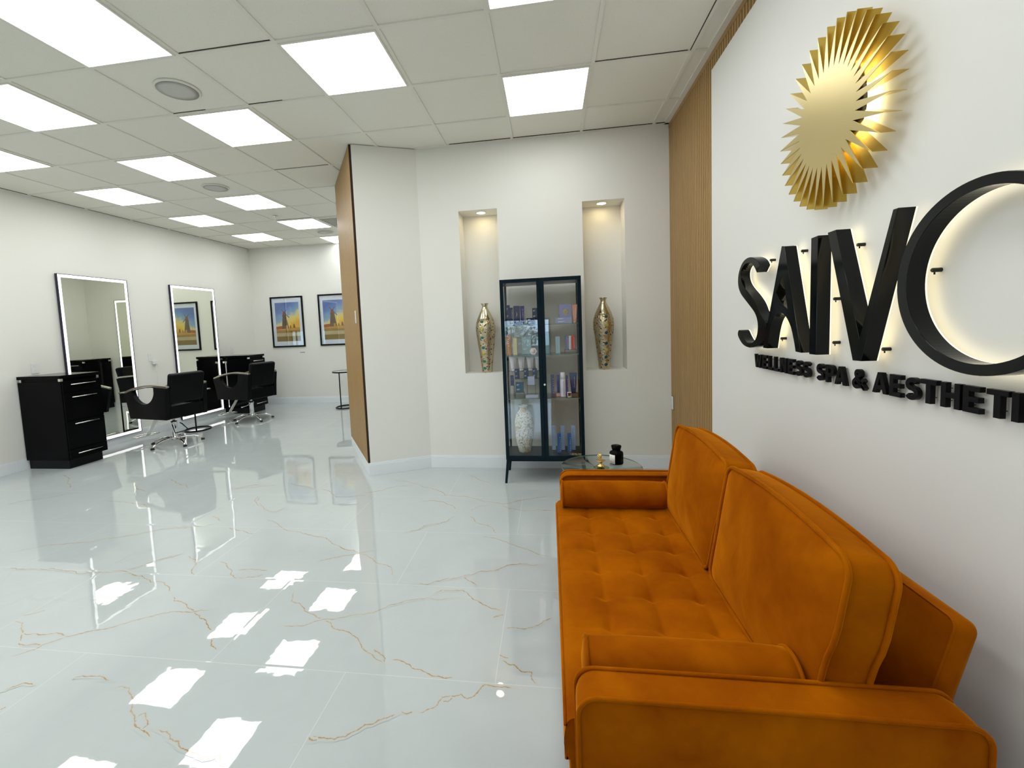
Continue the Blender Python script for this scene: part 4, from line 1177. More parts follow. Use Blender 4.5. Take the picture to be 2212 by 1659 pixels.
# top shelf
riser(-0.372, -0.312, 3.90, 3.99, s1, s1 + .045, 'clear riser under the navy boxes at the left end of the top shelf')
carton(-0.370, -0.342, s1 + .045, 1.535, 3.915, .05, NAVY, 'navy box leftmost on the clear riser of the top shelf', 0, 'h')
carton(-0.339, -0.314, s1 + .045, 1.512, 3.915, .04, NAVY, 'slim navy box second on the clear riser of the top shelf', 0, 'v')
carton(-0.303, -0.250, s1, 1.523, 3.86, .05, NAVY, 'large navy box with white emblem left of centre on the top shelf', 0, 'logo')
tubep(-0.246, -0.208, s1, 1.520, 3.87, (0.012, 0.015, 0.16), 'blue tube beside the large navy emblem box on the top shelf', 0, mk=True, mcol=(.8, .8, .9))
riser(-0.145, -0.083, 3.91, 3.99, s1, s1 + .045, 'clear riser under the navy box right of the left door on the top shelf')
carton(-0.142, -0.091, s1 + .045, 1.500, 3.92, .05, NAVY, 'navy box on the clear riser beside the middle stile, top shelf', 0, 'h')
carton(-0.188, -0.122, s1, 1.413, 3.83, .05, (0.012, 0.018, 0.05), 'low black box in front of the riser on the top shelf', 0, 'h')
carton(0.058, 0.196, s1, 1.408, 3.85, .09, (0.36, 0.38, 0.60), 'long low lilac box on the right of the top shelf', 0, 'h')
c = carton(0.092, 0.196, 1.408, 1.520, 3.90, .035, LILAC, 'upright lilac box with yellow flower standing on the long lilac box', 0)
fl_ = MB()
for k in range(7):
    a = 2 * PI * k / 7; fl_.lathe([(0.0001, 0.0012), (0.011, 0.0009), (0.012, 0)], 10, M4=Matrix.Translation((0.004 + .014 * math.cos(a), -0.0175, .045 + .017 * math.sin(a))) @ Matrix.Rotation(PI / 2, 4, 'X'))
fl_.build('flower_print', cmat('yellow_ink', (0.55, 0.50, 0.22), 0.5), c)
tubep(0.199, 0.242, s1, 1.512, 3.84, (0.66, 0.30, 0.22), 'peach pink tube at the right end of the top shelf', 0, mk=True, mcol=(.9, .9, .9))
# second shelf
carton(-0.374, -0.335, s2, 1.268, 3.85, .05, (0.52, 0.25, 0.07), 'orange brown box with white lettering at the left end of the second shelf', 1, 'v', mx=-0.006)
carton(-0.318, -0.282, s2, 1.245, 3.86, .045, (0.75, 0.68, 0.42), 'cream yellow box second from the left on the second shelf', 1, 'v')
carton(-0.243, -0.160, s2, 1.252, 3.90, .03, (0.36, 0.50, 0.52), 'wide pale blue grey box standing in for a glass reflection, left half, second shelf', 1, 'h')  # solid box built where the door glass only shows a reflection
hx = empty('hexagonal_pot', (-0.140, 3.83, s2 + .029))
MB().prism([(.032 * math.cos(math.radians(60 * k)), .028 * math.sin(math.radians(60 * k)) * 1.155) for k in range(6)], -.012, .012, M4=Matrix.Rotation(PI / 2, 4, 'X')).build('body', cmat('blush_white', (0.78, 0.72, 0.70), 0.3), hx, bevel=.002)
MB().lathe([(0.0001, 0.0), (0.018, 0.0), (0.018, 0.001), (0.0001, 0.0012)], 20, M4=Matrix.Translation((0, -.012, 0)) @ Matrix.Rotation(PI / 2, 4, 'X')).build('label', cmat('pink_paper', (0.75, 0.55, 0.52), 0.5), hx)
hx.location.z = s2 + 0.0282
tag(hx, 'white six sided pot with pink label at the front of the second shelf', 'pot')
carton(-0.032, 0.002, s2, 1.283, 3.87, .04, (0.16, 0.27, 0.26), 'tall grey green box just right of the middle stile, second shelf', 1)
carton(0.052, 0.090, s2, 1.245, 3.86, .04, (0.36, 0.52, 0.58), 'pale blue box alone in the right half, second shelf', 1, 'v')
riser(0.130, 0.232, 3.88, 3.96, s2, s2 + .028, 'clear riser under the red box on the second shelf')
carton(0.140, 0.164, s2 + .028, 1.246, 3.90, .03, (0.20, 0.22, 0.46), 'slim violet box on the riser left of the white box', 1, 'v')
carton(0.167, 0.188, s2 + .028, 1.243, 3.90, .03, (0.72, 0.75, 0.74), 'slim white box on the riser between violet and red boxes', 1, 'v', (0.2, .4, .4))
carton(0.191, 0.218, s2 + .028, 1.248, 3.89, .03, (0.62, 0.03, 0.03), 'slim red box with white lettering on the riser', 1, 'v', (0.9, .85, .85))
# third shelf
riser(-0.370, -0.090, 3.93, 4.01, s3, s3 + .215, 'tall clear riser at the back of the third shelf, under the white tubes')
for i, (x0, x1) in enumerate(((-.361, -.294), (-.285, -.223), (-.209, -.143), (-.134, -.092))):
    tubep(x0, x1, s3 + .215, 1.066, 3.965, (0.74, 0.72, 0.76), '%s white tube from the left on the tall clear riser' % ordn[i], 2, mk=True)
riser(-0.325, -0.100, 3.86, 3.91, s3, s3 + .155, 'middle clear riser of the third shelf, under three small navy boxes')
for i, (x0, x1) in enumerate(((-.311, -.272), (-.231, -.192), (-.154, -.116))):
    carton(x0, x1, s3 + .155, .970, 3.865, .035, (0.010, 0.045, 0.12), '%s small navy box from the left on the middle clear riser' % ordn[i], 2, 'h')
riser(-0.352, -0.312, 3.81, 3.85, s3, s3 + .105, 'small clear riser at the left front of the third shelf')
carton(-0.348, -0.320, s3 + .105, .920, 3.815, .03, (0.04, 0.06, 0.16), 'small dark blue box on the small clear riser, left front', 2)
riser(-0.204, -0.130, 3.80, 3.85, s3, s3 + .105, 'small clear riser beside the middle stile, third shelf')
carton(-0.196, -0.137, s3 + .105, .906, 3.805, .035, (0.42, 0.46, 0.64), 'small pale lilac box on the clear riser beside the middle stile', 2)
riser(-0.306, -0.226, 3.76, 3.81, s3, s3 + .05, 'lowest clear riser at the front of the third shelf')
carton(-0.300, -0.234, s3 + .05, .864, 3.765, .035, (0.012, 0.085, 0.15), 'square teal blue box on the lowest clear riser, third shelf', 2, 'h')
carton(-0.216, -0.106, s3, .752, 3.765, .035, (0.45, 0.48, 0.60), 'flat pale lilac box lying at the front of the third shelf', 2)
carton(0.001, 0.029, s3, .911, 3.87, .03, (0.06, 0.08, 0.22), 'tall slim slate blue box left in the right half, third shelf', 2, 'v')
carton(0.046, 0.090, s3, .752, 3.83, .06, (0.62, 0.42, 0.36), 'low peach box under the blue box and white bottle, third shelf', 2)
carton(0.054, 0.076, .752, .906, 3.86, .025, (0.03, 0.06, 0.26), 'slim deep blue box behind the white bottle, third shelf', 2)
bt = empty('white_bottle', (0.103, 3.80, s3)); bt.name = 'pump_bottle'
MB().lathe([(0.0001, 0), (0.021, 0.001), (0.022, 0.004), (0.022, 0.150), (0.021, 0.152)], 28).build('body', cmat('bottle_white', (0.76, 0.74, 0.80), 0.3), bt)
MB().lathe([(0.0205, 0.152), (0.0205, 0.206), (0.018, 0.210), (0.0001, 0.211)], 28).build('cap', cmat('bottle_cap', (0.80, 0.78, 0.83), 0.25), bt)
b = MB(); marks(b, 0.002, 0.02, 0.14, -0.022, 8, 0.006); b.build('print', cmat('print_ink', (0.1, 0.12, 0.35), 0.5), bt)
tag(bt, 'round white bottle with lettering in the right half of the third shelf', 'bottle')
carton(0.131, 0.150, s3, .905, 3.85, .025, (0.07, 0.05, 0.28), 'slim violet box right of the white bottle, third shelf', 2, 'v')
riser(0.168, 0.232, 3.86, 3.91, s3, s3 + .02, 'flat clear riser under the large navy tube')
tubep(0.163, 0.229, s3 + .02, .923, 3.885, (0.012, 0.04, 0.13), 'large navy tube with white lettering at the right end, third shelf', 2, mk=True, mcol=(.8, .85, .9))
sc_ = empty('silver_compact', (0.155, 3.79, s3))
MB().box(-.018, .018, -.008, .008, 0, .042).build('case', M['steel'], sc_, bevel=.003)
MB().box(-.011, .011, -.0086, -.008, .008, .034).build('window', M['rubber'], sc_)
tag(sc_, 'small silver square holder at the front of the third shelf', 'holder')
# cabinet floor
mv = empty('mosaic_vase', (-0.246, 3.88, s4))
PRm = [(0.0001, 0.0), (0.047, 0.0), (0.052, 0.006), (0.062, 0.05), (0.075, 0.11), (0.082, 0.19), (0.083, 0.25), (0.078, 0.30), (0.064, 0.345), (0.040, 0.375), (0.031, 0.388), (0.030, 0.398), (0.040, 0.412), (0.043, 0.418), (0.036, 0.418), (0.027, 0.400), (0.0001, 0.39)]
MB().lathe(PRm, 48).build('body', M['mosaic'], mv)
MB().lathe([(0.0435, 0.414), (0.0445, 0.4185), (0.036, 0.4195)], 48, caps=False).build('rim', cmat('pearl', (0.72, 0.74, 0.84), 0.2), mv)
tag(mv, 'white and gold mosaic vase on the cabinet floor behind the left door', 'vase')
for i, (x0, x1) in enumerate(((-0.004, .030), (.075, .110), (.166, .203))):
    carton(x0, x1, s4, .440, 3.93, .035, LBLUE, '%s tall pale blue box from the left on the cabinet floor' % ordn[i], 3, 'v', (0.55, 0.62, 0.8))
for i, (x0, x1) in enumerate(((.042, .075), (.131, .161))):
    carton(x0, x1, s4, .394, 3.84, .035, BLUE, '%s deep blue box of the front row on the cabinet floor' % ('left' if i == 0 else 'right'), 3, 'v')

# ================================================================ VASES IN THE NICHES
PV = [(0.0001, 0.0), (0.049, 0.0), (0.050, 0.004), (0.053, 0.05), (0.062, 0.13), (0.074, 0.23), (0.087, 0.33), (0.094, 0.395), (0.0945, 0.43), (0.089, 0.47), (0.074, 0.52), (0.053, 0.565), (0.036, 0.597), (0.027, 0.618), (0.0245, 0.632), (0.028, 0.645), (0.036, 0.657), (0.038, 0.660), (0.034, 0.660), (0.023, 0.640), (0.0001, 0.60)]
def rad_at(z):
    for (r0, z0), (r1, z1) in zip(PV[:-1], PV[1:]):
        if z0 <= z <= z1: return r0 + (r1 - r0) * (z - z0) / max(1e-6, z1 - z0)
    return 0.05
def vase(x, y, ang_deg, gems, label, lean):
    r = empty('jewelled_vase', (x, y, NZ0)); r.rotation_euler = (0, lean, 0)
    split = 0.50
    lo = [p for p in PV if p[1] <= split]; lo.append((rad_at(split), split))
    hi = [(rad_at(split), split)] + [p for p in PV if p[1] > split]
    lo = sorted(lo[1:], key=lambda p: p[1]); lo = [(0.0001, 0.0)] + lo
    MB().lathe(lo, 56).build('body', M['jewel_metal'], r)
    MB().lathe(hi, 56).build('neck', M['vase_metal'], r)
    for z, col in gems:
        a = math.radians(-90 + ang_deg); R_ = rad_at(z)
        tiltz = Matrix.Translation((R_ * math.cos(a), R_ * math.sin(a), z)) @ Matrix.Rotation(a, 4, 'Z') @ Matrix.Rotation(PI / 2, 4, 'Y')
        g_ = MB().lathe([(0.0185, -0.003), (0.019, 0.002), (0.0155, 0.003), (0.0145, 0.001)], 20, M4=tiltz, caps=False).build('gem_ring', M['vase_metal'], r)
        MB().lathe([(0.0145, -0.002), (0.0135, 0.004), (0.007, 0.0065), (0.0001, 0.007)], 18, M4=tiltz).build('gem', cmat('gem', col, 0.12), g_)
    tag(r, label, 'vase', 'tall jewelled metal vases')
TE, YE, NB_ = (0.01, 0.17, 0.15), (0.50, 0.46, 0.06), (0.008, 0.05, 0.10)
vase(-0.602, 4.20, -16, [(.485, TE), (.412, YE), (.337, TE), (.240, TE), (.182, YE), (.110, TE), (.043, TE)], 'tall gold jewelled vase in the left wall niche, green stones down its front', 0.0)
vase(0.500, 4.20, 9, [(.485, (0.01, .10, .11)), (.41, YE), (.341, NB_), (.244, NB_), (.184, YE), (.115, NB_), (.046, NB_)], 'tall gold jewelled vase in the right wall niche, dark blue stones down its front', 0.0)
for x, lab in ((-0.604, 'round warm downlight in the top of the left niche'), (0.506, 'round warm downlight in the top of the right niche')):
    r = empty('recessed_downlight', (x, 4.22, NZ1))
    MB().lathe([(0.047, 0.0), (0.047, -0.004), (0.040, -0.005), (0.040, 0.0)], 32, caps=False).build('trim_ring', M['trim'], r)
    MB().lathe([(0.0001, -0.004), (0.0395, -0.004), (0.0395, -0.0005), (0.0001, -0.0005)], 32).build('lamp', M['puck'], r)
    tag(r, lab, 'downlight', 'niche downlights')

# ================================================================ SALON MIRRORS
def led_mirror(name, w, h_, label, M4):
    """local x = width, z = height, mirror faces -y"""
    r = empty(name); r.matrix_world = M4
    f = MB(); fr = 0.006
    f.box(-w / 2, w / 2, 0.0, 0.030, 0, fr); f.box(-w / 2, w / 2, 0.0, 0.030, h_ - fr, h_)
    f.box(-w / 2, -w / 2 + fr, 0.0, 0.030, fr, h_ - fr); f.box(w / 2 - fr, w / 2, 0.0, 0.030, fr, h_ - fr)
    f.box(-w / 2 + fr, w / 2 - fr, 0.022, 0.030, fr, h_ - fr)
    f.build('frame', cmat('frame_blue_black', (0.006, 0.006, 0.03), 0.3), r)
    e = 0.035
    MB().box(-w / 2 + fr + e, w / 2 - fr - e, 0.004, 0.016, fr + e, h_ - fr - e).build('mirror_glass', M['mirror'], r)
    l = MB(); a = w / 2 - fr
    l.box(-a, a, 0.004, 0.018, fr, fr + e); l.box(-a, a, 0.004, 0.018, h_ - fr - e, h_ - fr)
    l.box(-a, -a + e, 0.004, 0.018, fr + e, h_ - fr - e); l.box(a - e, a, 0.004, 0.018, fr + e, h_ - fr - e)
    l.build('light_border', M['led_mirror'], r)
    tag(r, label, 'mirror', 'light bordered salon mirrors')
    return r
def on_left(y, rz=0.0, dx=0.0): return Matrix.Translation((-5.683 + dx, y, 0.092)) @ Matrix.Rotation(PI / 2 + rz, 4, 'Z')
led_mirror('lighted_mirror', 0.875, 2.09, 'tall wall mirror with lit white border, nearer one, behind the near styling station', on_left(4.905, math.radians(0.25), 0.0))
led_mirror('lighted_mirror', 0.875, 2.09, 'tall wall mirror with lit white border, farther one, reflecting a framed windmill picture', on_left(6.470, math.radians(-1.1), 0.008))
led_mirror('lighted_mirror', 0.80, 2.09, 'tall lit mirror on the back wall, seen only as a reflection in the nearer mirror', Matrix.Translation((-3.07, 7.905, 0.092)))

# ================================================================ STYLING STATIONS
def make_station():
    r = empty('styling_station')
    D, W_, Ht = 0.545, 0.415, 1.02         # local x = out from the wall, y along the wall
    MB().box(0.0, D - 0.035, 0.025, W_ - 0.03, 0, 0.10).build('plinth', M['black_satin'], r)
    MB().box(0.0, D, 0.0, W_, 0.10, 0.955).build('body', M['black_gloss'], r, bevel=0.002)
    MB().box(0.0, D + 0.006, -0.005, W_ + 0.005, 0.985, Ht).build('top', M['black_gloss'], r, bevel=0.003)
    MB().box(0.02, D - 0.02, 0.02, W_ - 0.02, 0.955, 0.985).build('top_spacer', M['black_gloss'], r)
    for x, y in ((0.02, 0.006), (D - 0.03, 0.006), (D - 0.03, W_ - 0.03)):
        MB().box(x, x + 0.028, y - 0.004, y + 0.022, 0.957, 0.984).build('bracket', M['steel'], r)
    for z0, z1, hz in ((0.835, 0.950, 0.915), (0.525, 0.829, 0.777), (0.215, 0.519, 0.485), (0.104, 0.209, 0.160)):
        d = MB().box(D, D + 0.016, 0.006, W_ - 0.006, z0, z1).build('drawer', M['black_gloss'], r, bevel=0.0015)
        b = MB(); b.tube([(D + 0.034, 0.075, hz), (D + 0.034, 0.335, hz)], 0.0055, 8)
        for yy in (0.10, 0.31): b.tube([(D + 0.015, yy, hz), (D + 0.034, yy, hz)], 0.004, 8)
        b.build('handle', M['steel'], d)
    return r
st = make_station(); st.location = (-5.703, 3.972, 0)
tag(st, 'black glossy styling station with four silver handled drawers, nearest at the left', 'styling station', 'black styling stations')
st2 = copy_tree(st); st2.location = (-5.703, 6.955, 0)
tag(st2, 'black styling station by the far salon corner, behind the farther chair', 'styling station', 'black styling stations')
s_ = MB().box(0.10, 0.118, -0.012, -0.006, 0.12, 0.90).build('tool_rail', M['steel'], st2)
MB().box(0.07, 0.145, -0.03, -0.006, 0.90, 0.93).build('tool_hook', M['steel'], st2)
st3 = copy_tree(st); st3.location = (-2.03, 7.90, 0); st3.rotation_euler = (0, 0, -PI / 2)
st3.location = (-2.45, 7.905, 0)
tag(st3, 'black styling station on the back wall, seen only in the nearer mirror', 'styling station', 'black styling stations')

# ================================================================ SALON CHAIRS
def make_chair(lever):
    r = empty('salon_chair')
    # star base
    MB().lathe([(0.0001, 0.055), (0.045, 0.055), (0.048, 0.075), (0.034, 0.10), (0.031, 0.12), (0.031, 0.265), (0.036, 0.272), (0.036, 0.300), (0.020, 0.305)], 28).build('column', M['chrome'], r)
    MB().lathe([(0.0165, 0.30), (0.0165, 0.378)], 20).build('piston', M['chrome'], r)
    for k in range(5):
        a = math.radians(20 + 72 * k)
        P = []; R_ = []
        for i in range(9):
            f = i / 8; rr = 0.035 + 0.265 * f
            P.append((rr * math.cos(a), rr * math.sin(a), 0.078 - 0.055 * f ** 2.2 + 0.010 * math.sin(PI * f))); R_.append(0.019 - 0.006 * f)
        l = MB().tube(P, R_, 10).build('base_leg', M['chrome'], r)
        MB().lathe([(0.021, 0.0), (0.022, 0.016), (0.016, 0.022)], 16, M4=Matrix.Translation((0.297 * math.cos(a), 0.297 * math.sin(a), 0))).build('foot', M['rubber'], l)
    if lever == 'stirrup':
        b = MB()
        b.tube([(-0.03, -0.055, 0.265), (-0.05, -0.065, 0.255), (-0.115, -0.105, 0.165), (-0.125, 0.08, 0.165), (-0.05, 0.055, 0.255), (-0.03, 0.045, 0.265)], 0.0065, 8)
        b.build('pump_stirrup', M['black_satin'], r)
    else:
        MB().tube([(0, 0.03, 0.262), (-0.03, 0.12, 0.255), (-0.05, 0.22, 0.250)], [0.007, 0.007, 0.010], 8).build('pump_lever', M['chrome'], r)
    # seat
    MB().box(-0.20, 0.34, -0.215, 0.215, 0.378, 0.405).build('seat_frame', M['black_satin'], r, bevel=0.004)
    MB().box(-0.19, 0.37, -0.213, 0.213, 0.405, 0.515).build('seat', M['vinyl'], r, bevel=0.03, seg=4)
    # side panels with the scooped opening
    def zt(x): return 0.795 - 0.335 * max(0.0, (x - (-0.05))) ** 2 * 1.0 - 0.06 * max(0, -0.05 - x)
    xs_ = [(-0.31 + 0.78 * i / 18) for i in range(19)]
    outer = [(x, zt(x) - 0.018) for x in xs_]
    outer = [(-0.265, 0.372)] + [(-0.285, 0.60)] + outer + [(0.445, 0.60), (0.395, 0.372)]
    hole = []
    for k in range(17):
        a = PI + PI * k / 16
        x = 0.115 + 0.200 * math.cos(a)
        hole.append((x, min(zt(x) - 0.022, 0.0) if False else (zt(x) - 0.024 if k in (0, 16) else 0.735 + 0.175 * math.sin(a))))
    hole += [(0.24, zt(0.24) - 0.024), (0.15, zt(0.15) - 0.024), (0.05, zt(0.05) - 0.024), (-0.03, zt(-0.03) - 0.024)]
    for sy in (-1, 1):
        p = shape2d('side_panel', [outer, hole], 0.044, M['vinyl'], r, bevel=0.004)
        p.matrix_local = Matrix.Translation((0, sy * 0.243, 0)) @ Matrix.Rotation(PI / 2, 4, 'X')
        b = MB()
        b.tube([(x, sy * 0.243, zt(x)) for x in xs_], 0.027, 4, flat=0.55, up=(0, 0, 1))
        b.build('armrest', M['brushed'], r, bevel=0.003)
        MB().lathe([(0.006, 0), (0.006, 0.01), (0.0001, 0.012)], 10, M4=Matrix.Translation((-0.215, sy * 0.262, 0.68)) @ Matrix.Rotation(-sy * PI / 2, 4, 'X')).build('bolt', M['steel'], p)
    # back
    Mx = Matrix.Translation((-0.245, 0, 0.565)) @ Matrix.Rotation(math.radians(-11), 4, 'Y')
    MB().box(-0.045, 0.045, -0.217, 0.217, 0.0, 0.375, M4=Mx).build('backrest', M['vinyl'], r, bevel=0.028, seg=4)
    MB().box(-0.275, -0.195, -0.217, 0.217, 0.372, 0.535).build('lower_back', M['vinyl'], r, bevel=0.018, seg=3)
    for sy in (-1, 1):
        MB().box(-0.250, -0.238, sy * 0.19 - 0.012, sy * 0.19 + 0.012, 0.52, 0.60).build('back_bracket', M['black_satin'], r)
    # footrest
    Mf = Matrix.Translation((0.27, 0, 0.385)) @ Matrix.Rotation(math.atan2(0.29, 0.25), 4, 'Y')
    MB().box(0, 0.385, -0.024, 0.024, -0.005, 0.005, M4=Mf).build('footrest_arm', M['steel'], r, bevel=0.002)
    loop = [(0.50, -0.16, 0.085), (0.50, 0.16, 0.085)]
    P = [(0.53, -0.14, 0.085)] + [(0.56 + 0.09 * math.sin(PI * k / 12), -0.16 + 0.32 * k / 12, 0.085) for k in range(13)] + [(0.53, 0.14, 0.085)]
    MB().tube(P, 0.020, 8, closed=True, flat=0.45, up=(0, 0, 1)).build('footrest', M['steel'], r)
    return r
c1 = make_chair('stirrup'); c1.location = (-4.85, 5.01, 0); c1.rotation_euler = (0, 0, math.radians(168))
tag(c1, 'black salon chair nearer the camera, facing the nearer lit mirror', 'salon chair', 'black salon chairs')
c2 = make_chair('lever'); c2.location = (-4.78, 6.42, 0); c2.rotation_euler = (0, 0, math.radians(166))
tag(c2, 'black salon chair farther off, in front of the corner styling station', 'salon chair', 'black salon chairs')
c3 = copy_tree(c2); c3.location = (-2.50, 6.55, 0); c3.rotation_euler = (0, 0, math.radians(80))
tag(c3, 'black salon chair facing the back wall, seen only in the nearer mirror', 'salon chair', 'black salon chairs')

# ================================================================ SMALL ROUND C-TABLES
def c_table(x, y, rz, label, hz=0.66):
    r = empty('c_side_table', (x, y, 0), rz)
    MB().lathe([(0.0001, hz - 0.012), (0.197, hz - 0.012), (0.197, hz - 0.002), (0.0001, hz - 0.002)], 48).build('table_top', M['marble_top'], r)
    MB().lathe([(0.196, hz - 0.022), (0.203, hz - 0.022), (0.203, hz), (0.196, hz), (0.196, hz - 0.022)], 48, caps=False).build('rim', M['black_satin'], r)
    MB().tube([(0.0, -0.188, 0.012), (0.0, -0.188, hz - 0.02)], 0.010, 10).build('post', M['black_satin'], r)
    pts = [(0.165 * math.cos(a), 0.188 * math.sin(a), 0.011) for a in [-PI / 2 + 2 * PI * k / 36 for k in range(36)]]
    MB().tube(pts, 0.011, 8, closed=True).build('base_ring', M['black_satin'], r)
    tag(r, label, 'side table', 'small black rimmed round side tables')
c_table(-5.20, 5.78, math.radians(35), 'small black side table partly hidden behind the nearer salon chair', 0.60)
c_table(-3.66, 7.42, 0.0, 'small round black rimmed side table by the back wall, cut by the oak panel', 0.66)

# ================================================================ FRAMED PICTURES
def make_picture(rng_seed):
    r = empty('framed_picture')
    w, h_ = 0.672, 0.975
    f = MB(); t_ = 0.028
    f.box(-w / 2, w / 2, 0, 0.025, 0, t_); f.box(-w / 2, w / 2, 0, 0.025, h_ - t_, h_)
    f.box(-w / 2, -w / 2 + t_, 0, 0.025, t_, h_ - t_); f.box(w / 2 - t_, w / 2, 0, 0.025, t_, h_ - t_)
    f.build('frame', M['black_satin'], r, bevel=0.001)
    MB().box(-w / 2 + t_, w / 2 - t_, 0.016, 0.022, t_, h_ - t_).build('mat', cmat('mat_board', (0.70, 0.74, 0.82), 0.7), r)
    # print: landscape with a windmill
    pw, ph = 0.248, 0.375     # half sizes
    zc = h_ / 2 + 0.0
    b = MB(); Y = 0.0155
    def q(poly, mat, lift=0.0):
        b.add([(x * pw, Y - lift, zc + z * ph) for x, z in poly], [tuple(range(len(poly)))], mat)
    b.box(-pw, pw, Y, Y + 0.0008, zc - ph, zc + ph, 0)
    hz = -0.30
    q([(-1, hz), (1, hz), (1, hz - .16), (-1, hz - .12)], 1, 0.0002)
    q([(-1, hz + .07), (-.55, hz + .10), (-.2, hz - .02), (-1, hz - .08)], 3, 0.00025)
    q([(-1, hz - .12), (1, hz - .16), (1, -.56), (-1, -.56)], 4, 0.0002)
    q([(-1, -.56), (1, -.56), (1, -.74), (-1, -.74)], 5, 0.0002)
    q([(-1, -.74), (1, -.74), (1, -1), (-1, -1)], 6, 0.0002)
    # mill
    q([(-.52, hz - .06), (-.38, .42), (-.26, .50), (-.12, .42), (.08, hz - .02)], 2, 0.0004)
    q([(-.40, .40), (-.36, .50), (-.25, .55), (-.14, .50), (-.10, .40), (-.25, .36)], 3, 0.0005)
    q([(-.18, hz - .05), (-.18, hz + .12), (-.02, hz + .12), (-.02, hz - .05)], 1, 0.0006)
    for (x0, z0, x1, z1) in ((-.24, .46, -.46, .66), (-.24, .46, -.02, .66), (-.24, .46, -.44, .30), (-.24, .46, .16, .22)):
        dx, dz = x1 - x0, z1 - z0; L_ = math.hypot(dx, dz); nx, nz = -dz / L_ * .022, dx / L_ * .022
        q([(x0 + nx, z0 + nz), (x0 - nx, z0 - nz), (x1 - nx, z1 - nz), (x1 + nx, z1 + nz)], 2, 0.0007)
    q([(.42, hz - .02), (.46, hz + .16), (.52, hz + .20), (.57, hz + .14), (.62, hz - .02)], 2, 0.0004)
    q([(.16, hz - .02), (.19, hz + .12), (.24, hz + .12), (.28, hz - .02)], 2, 0.0004)
    sky, nt, bs = new_mat('print_sky')
    tc = nt.nodes.new('ShaderNodeTexCoord'); sx = nt.nodes.new('ShaderNodeSeparateXYZ'); nt.links.new(tc.outputs['Object'], sx.inputs[0])
    n = noise_node(nt, 9, 4, dist=0.8)
    f_ = math_node(nt, 'ADD', math_node(nt, 'DIVIDE', math_node(nt, 'SUBTRACT', sx.outputs[2], zc + hz * ph), ph * 1.3), math_node(nt, 'MULTIPLY', math_node(nt, 'SUBTRACT', n.outputs['Fac'], 0.5), 0.45))
    f_ = math_node(nt, 'SUBTRACT', f_, math_node(nt, 'MULTIPLY', sx.outputs[0], 1.1))
    rp = nt.nodes.new('ShaderNodeValToRGB'); e = rp.color_ramp.elements
    e[0].position = 0.0; e[0].color = (0.80, 0.45, 0.04, 1); e[1].position = 1.0; e[1].color = (0.10, 0.17, 0.42, 1)
    for p_, c_ in ((0.16, (0.85, 0.62, 0.10, 1)), (0.34, (0.68, 0.62, 0.32, 1)), (0.5, (0.25, 0.40, 0.55, 1)), (0.75, (0.14, 0.25, 0.55, 1))):
        x_ = e.new(p_); x_.color = c_
    nt.links.new(f_, rp.inputs[0]); nt.links.new(rp.outputs[0], bs.inputs['Base Color']); bs.inputs['Roughness'].default_value = 0.5
    mats = [sky, cmat('print_gold', (0.55, 0.30, 0.04), 0.5, var=0.3), cmat('print_mill', (0.16, 0.10, 0.055), 0.5, var=0.4), cmat('print_red', (0.42, 0.10, 0.03), 0.5, var=0.3),
            cmat('print_ochre', (0.33, 0.20, 0.05), 0.5, var=0.45), cmat('print_field', (0.52, 0.42, 0.22), 0.5, var=0.25), cmat('print_soil', (0.24, 0.16, 0.03), 0.5, var=0.4)]
    b.build('print', mats, r)
    MB().box(-w / 2 + t_, w / 2 - t_, 0.006, 0.009, t_, h_ - t_).build('glass_pane', M['glass'], r)
    return r
p1 = make_picture(1); p1.location = (-4.999, 7.925, 1.105)
tag(p1, 'framed windmill picture wholly in view on the back wall', 'picture', 'framed windmill pictures')
p2 = copy_tree(p1); p2.location = (-4.010, 7.925, 1.108)
tag(p2, 'framed windmill picture cut off by the narrow oak slat panel', 'picture', 'framed windmill pictures')

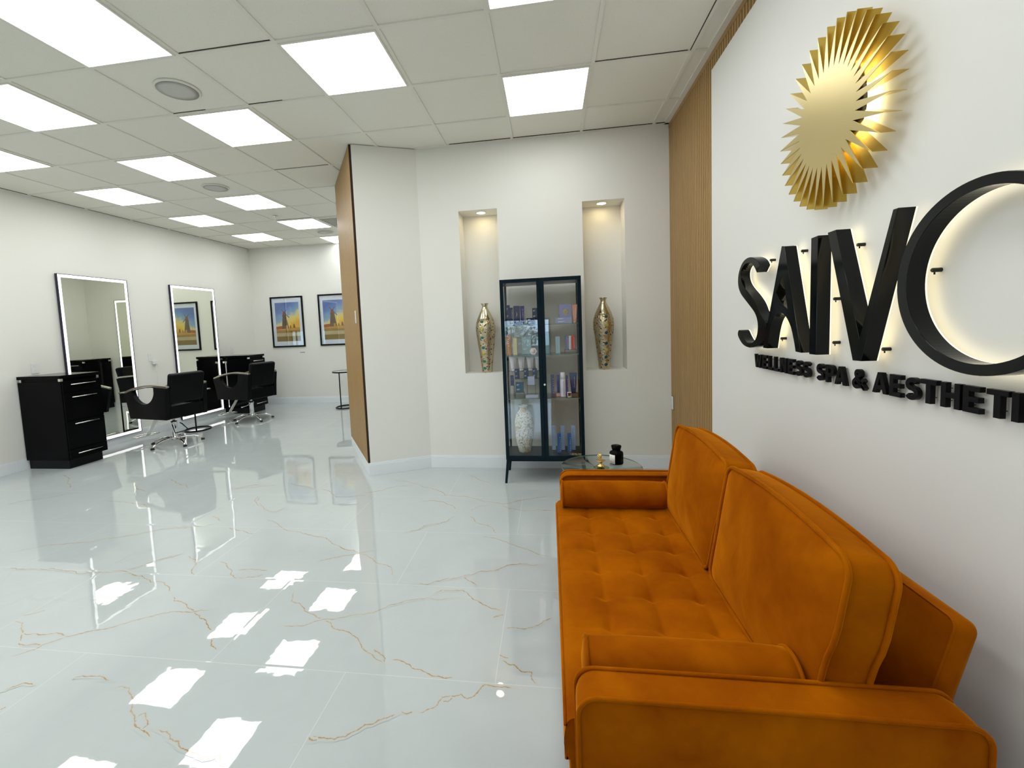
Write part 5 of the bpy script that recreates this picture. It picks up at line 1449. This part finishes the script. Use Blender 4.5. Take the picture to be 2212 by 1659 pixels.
# ================================================================ WALL PLATES
def plate(name, M4, label, kind='outlet', w=0.072, h_=0.116):
    """local: plate in xz, facing -y"""
    r = empty(name); r.matrix_world = M4
    MB().box(-w / 2, w / 2, -0.006, 0, -h_ / 2, h_ / 2).build('cover', M['plastic'], r, bevel=0.002)
    if kind == 'outlet':
        for z in (-0.026, 0.026):
            s = MB().box(-0.017, 0.017, -0.0075, -0.006, z - 0.014, z + 0.014).build('socket', M['plastic'], r, bevel=0.001)
            b = MB()
            for x in (-.006, .006): b.box(x - .001, x + .001, -0.0080, -0.0075, z - .002, z + .008)
            b.build('slots', M['grille'], s)
    tag(r, label, 'wall outlet'); return r
ML = lambda y, z: Matrix.Translation((-5.72, y, z)) @ Matrix.Rotation(PI / 2, 4, 'Z')
plate('wall_outlet', ML(4.162, 1.095), 'white wall outlet just above the nearest styling station')
o = plate('wall_outlet', ML(5.615, 1.105), 'white double outlet between the two lit mirrors')
ad = MB().box(-0.035, 0.03, -0.045, -0.0075, -0.075, -0.02).build('power_adapter', M['plastic'], bevel=0.006, seg=3)
ad.matrix_world = ML(5.665, 1.075)
tag(ad, 'white plug adapter with thin cord in the outlet between the mirrors', 'power adapter')
MB().tube([(0, -0.03, -0.075), (0.01, -0.025, -0.2), (0.02, -0.012, -0.4), (0.0, -0.006, -0.8), (-0.05, -0.006, -0.95)], 0.0022, 6).build('cord', M['plastic'], ad)
plate('wall_outlet', ML(7.282, 1.105), 'white wall outlet above the corner styling station')
plate('wall_outlet', Matrix.Translation((-4.0, 7.95, 0.39)), 'white wall outlet low on the back wall by the small round table')
MB_ = MB().box(-4.79, -4.69, 7.944, 7.95, 0.990, 1.000).build('wall_clip', M['steel'])
tag(MB_, 'thin grey strip on the back wall below the whole framed picture', 'wall strip')
o = plate('wall_outlet', Matrix.Translation((1.068, 4.062, 0.611)) @ Matrix.Rotation(-PI / 2, 4, 'Z'), 'outlet with white cover and dark box low on the oak slat panel by the corner', w=0.05)
MB().box(-.036, .036, -0.002, 0.0005, -.062, .062).build('back_box', M['rubber'], o)
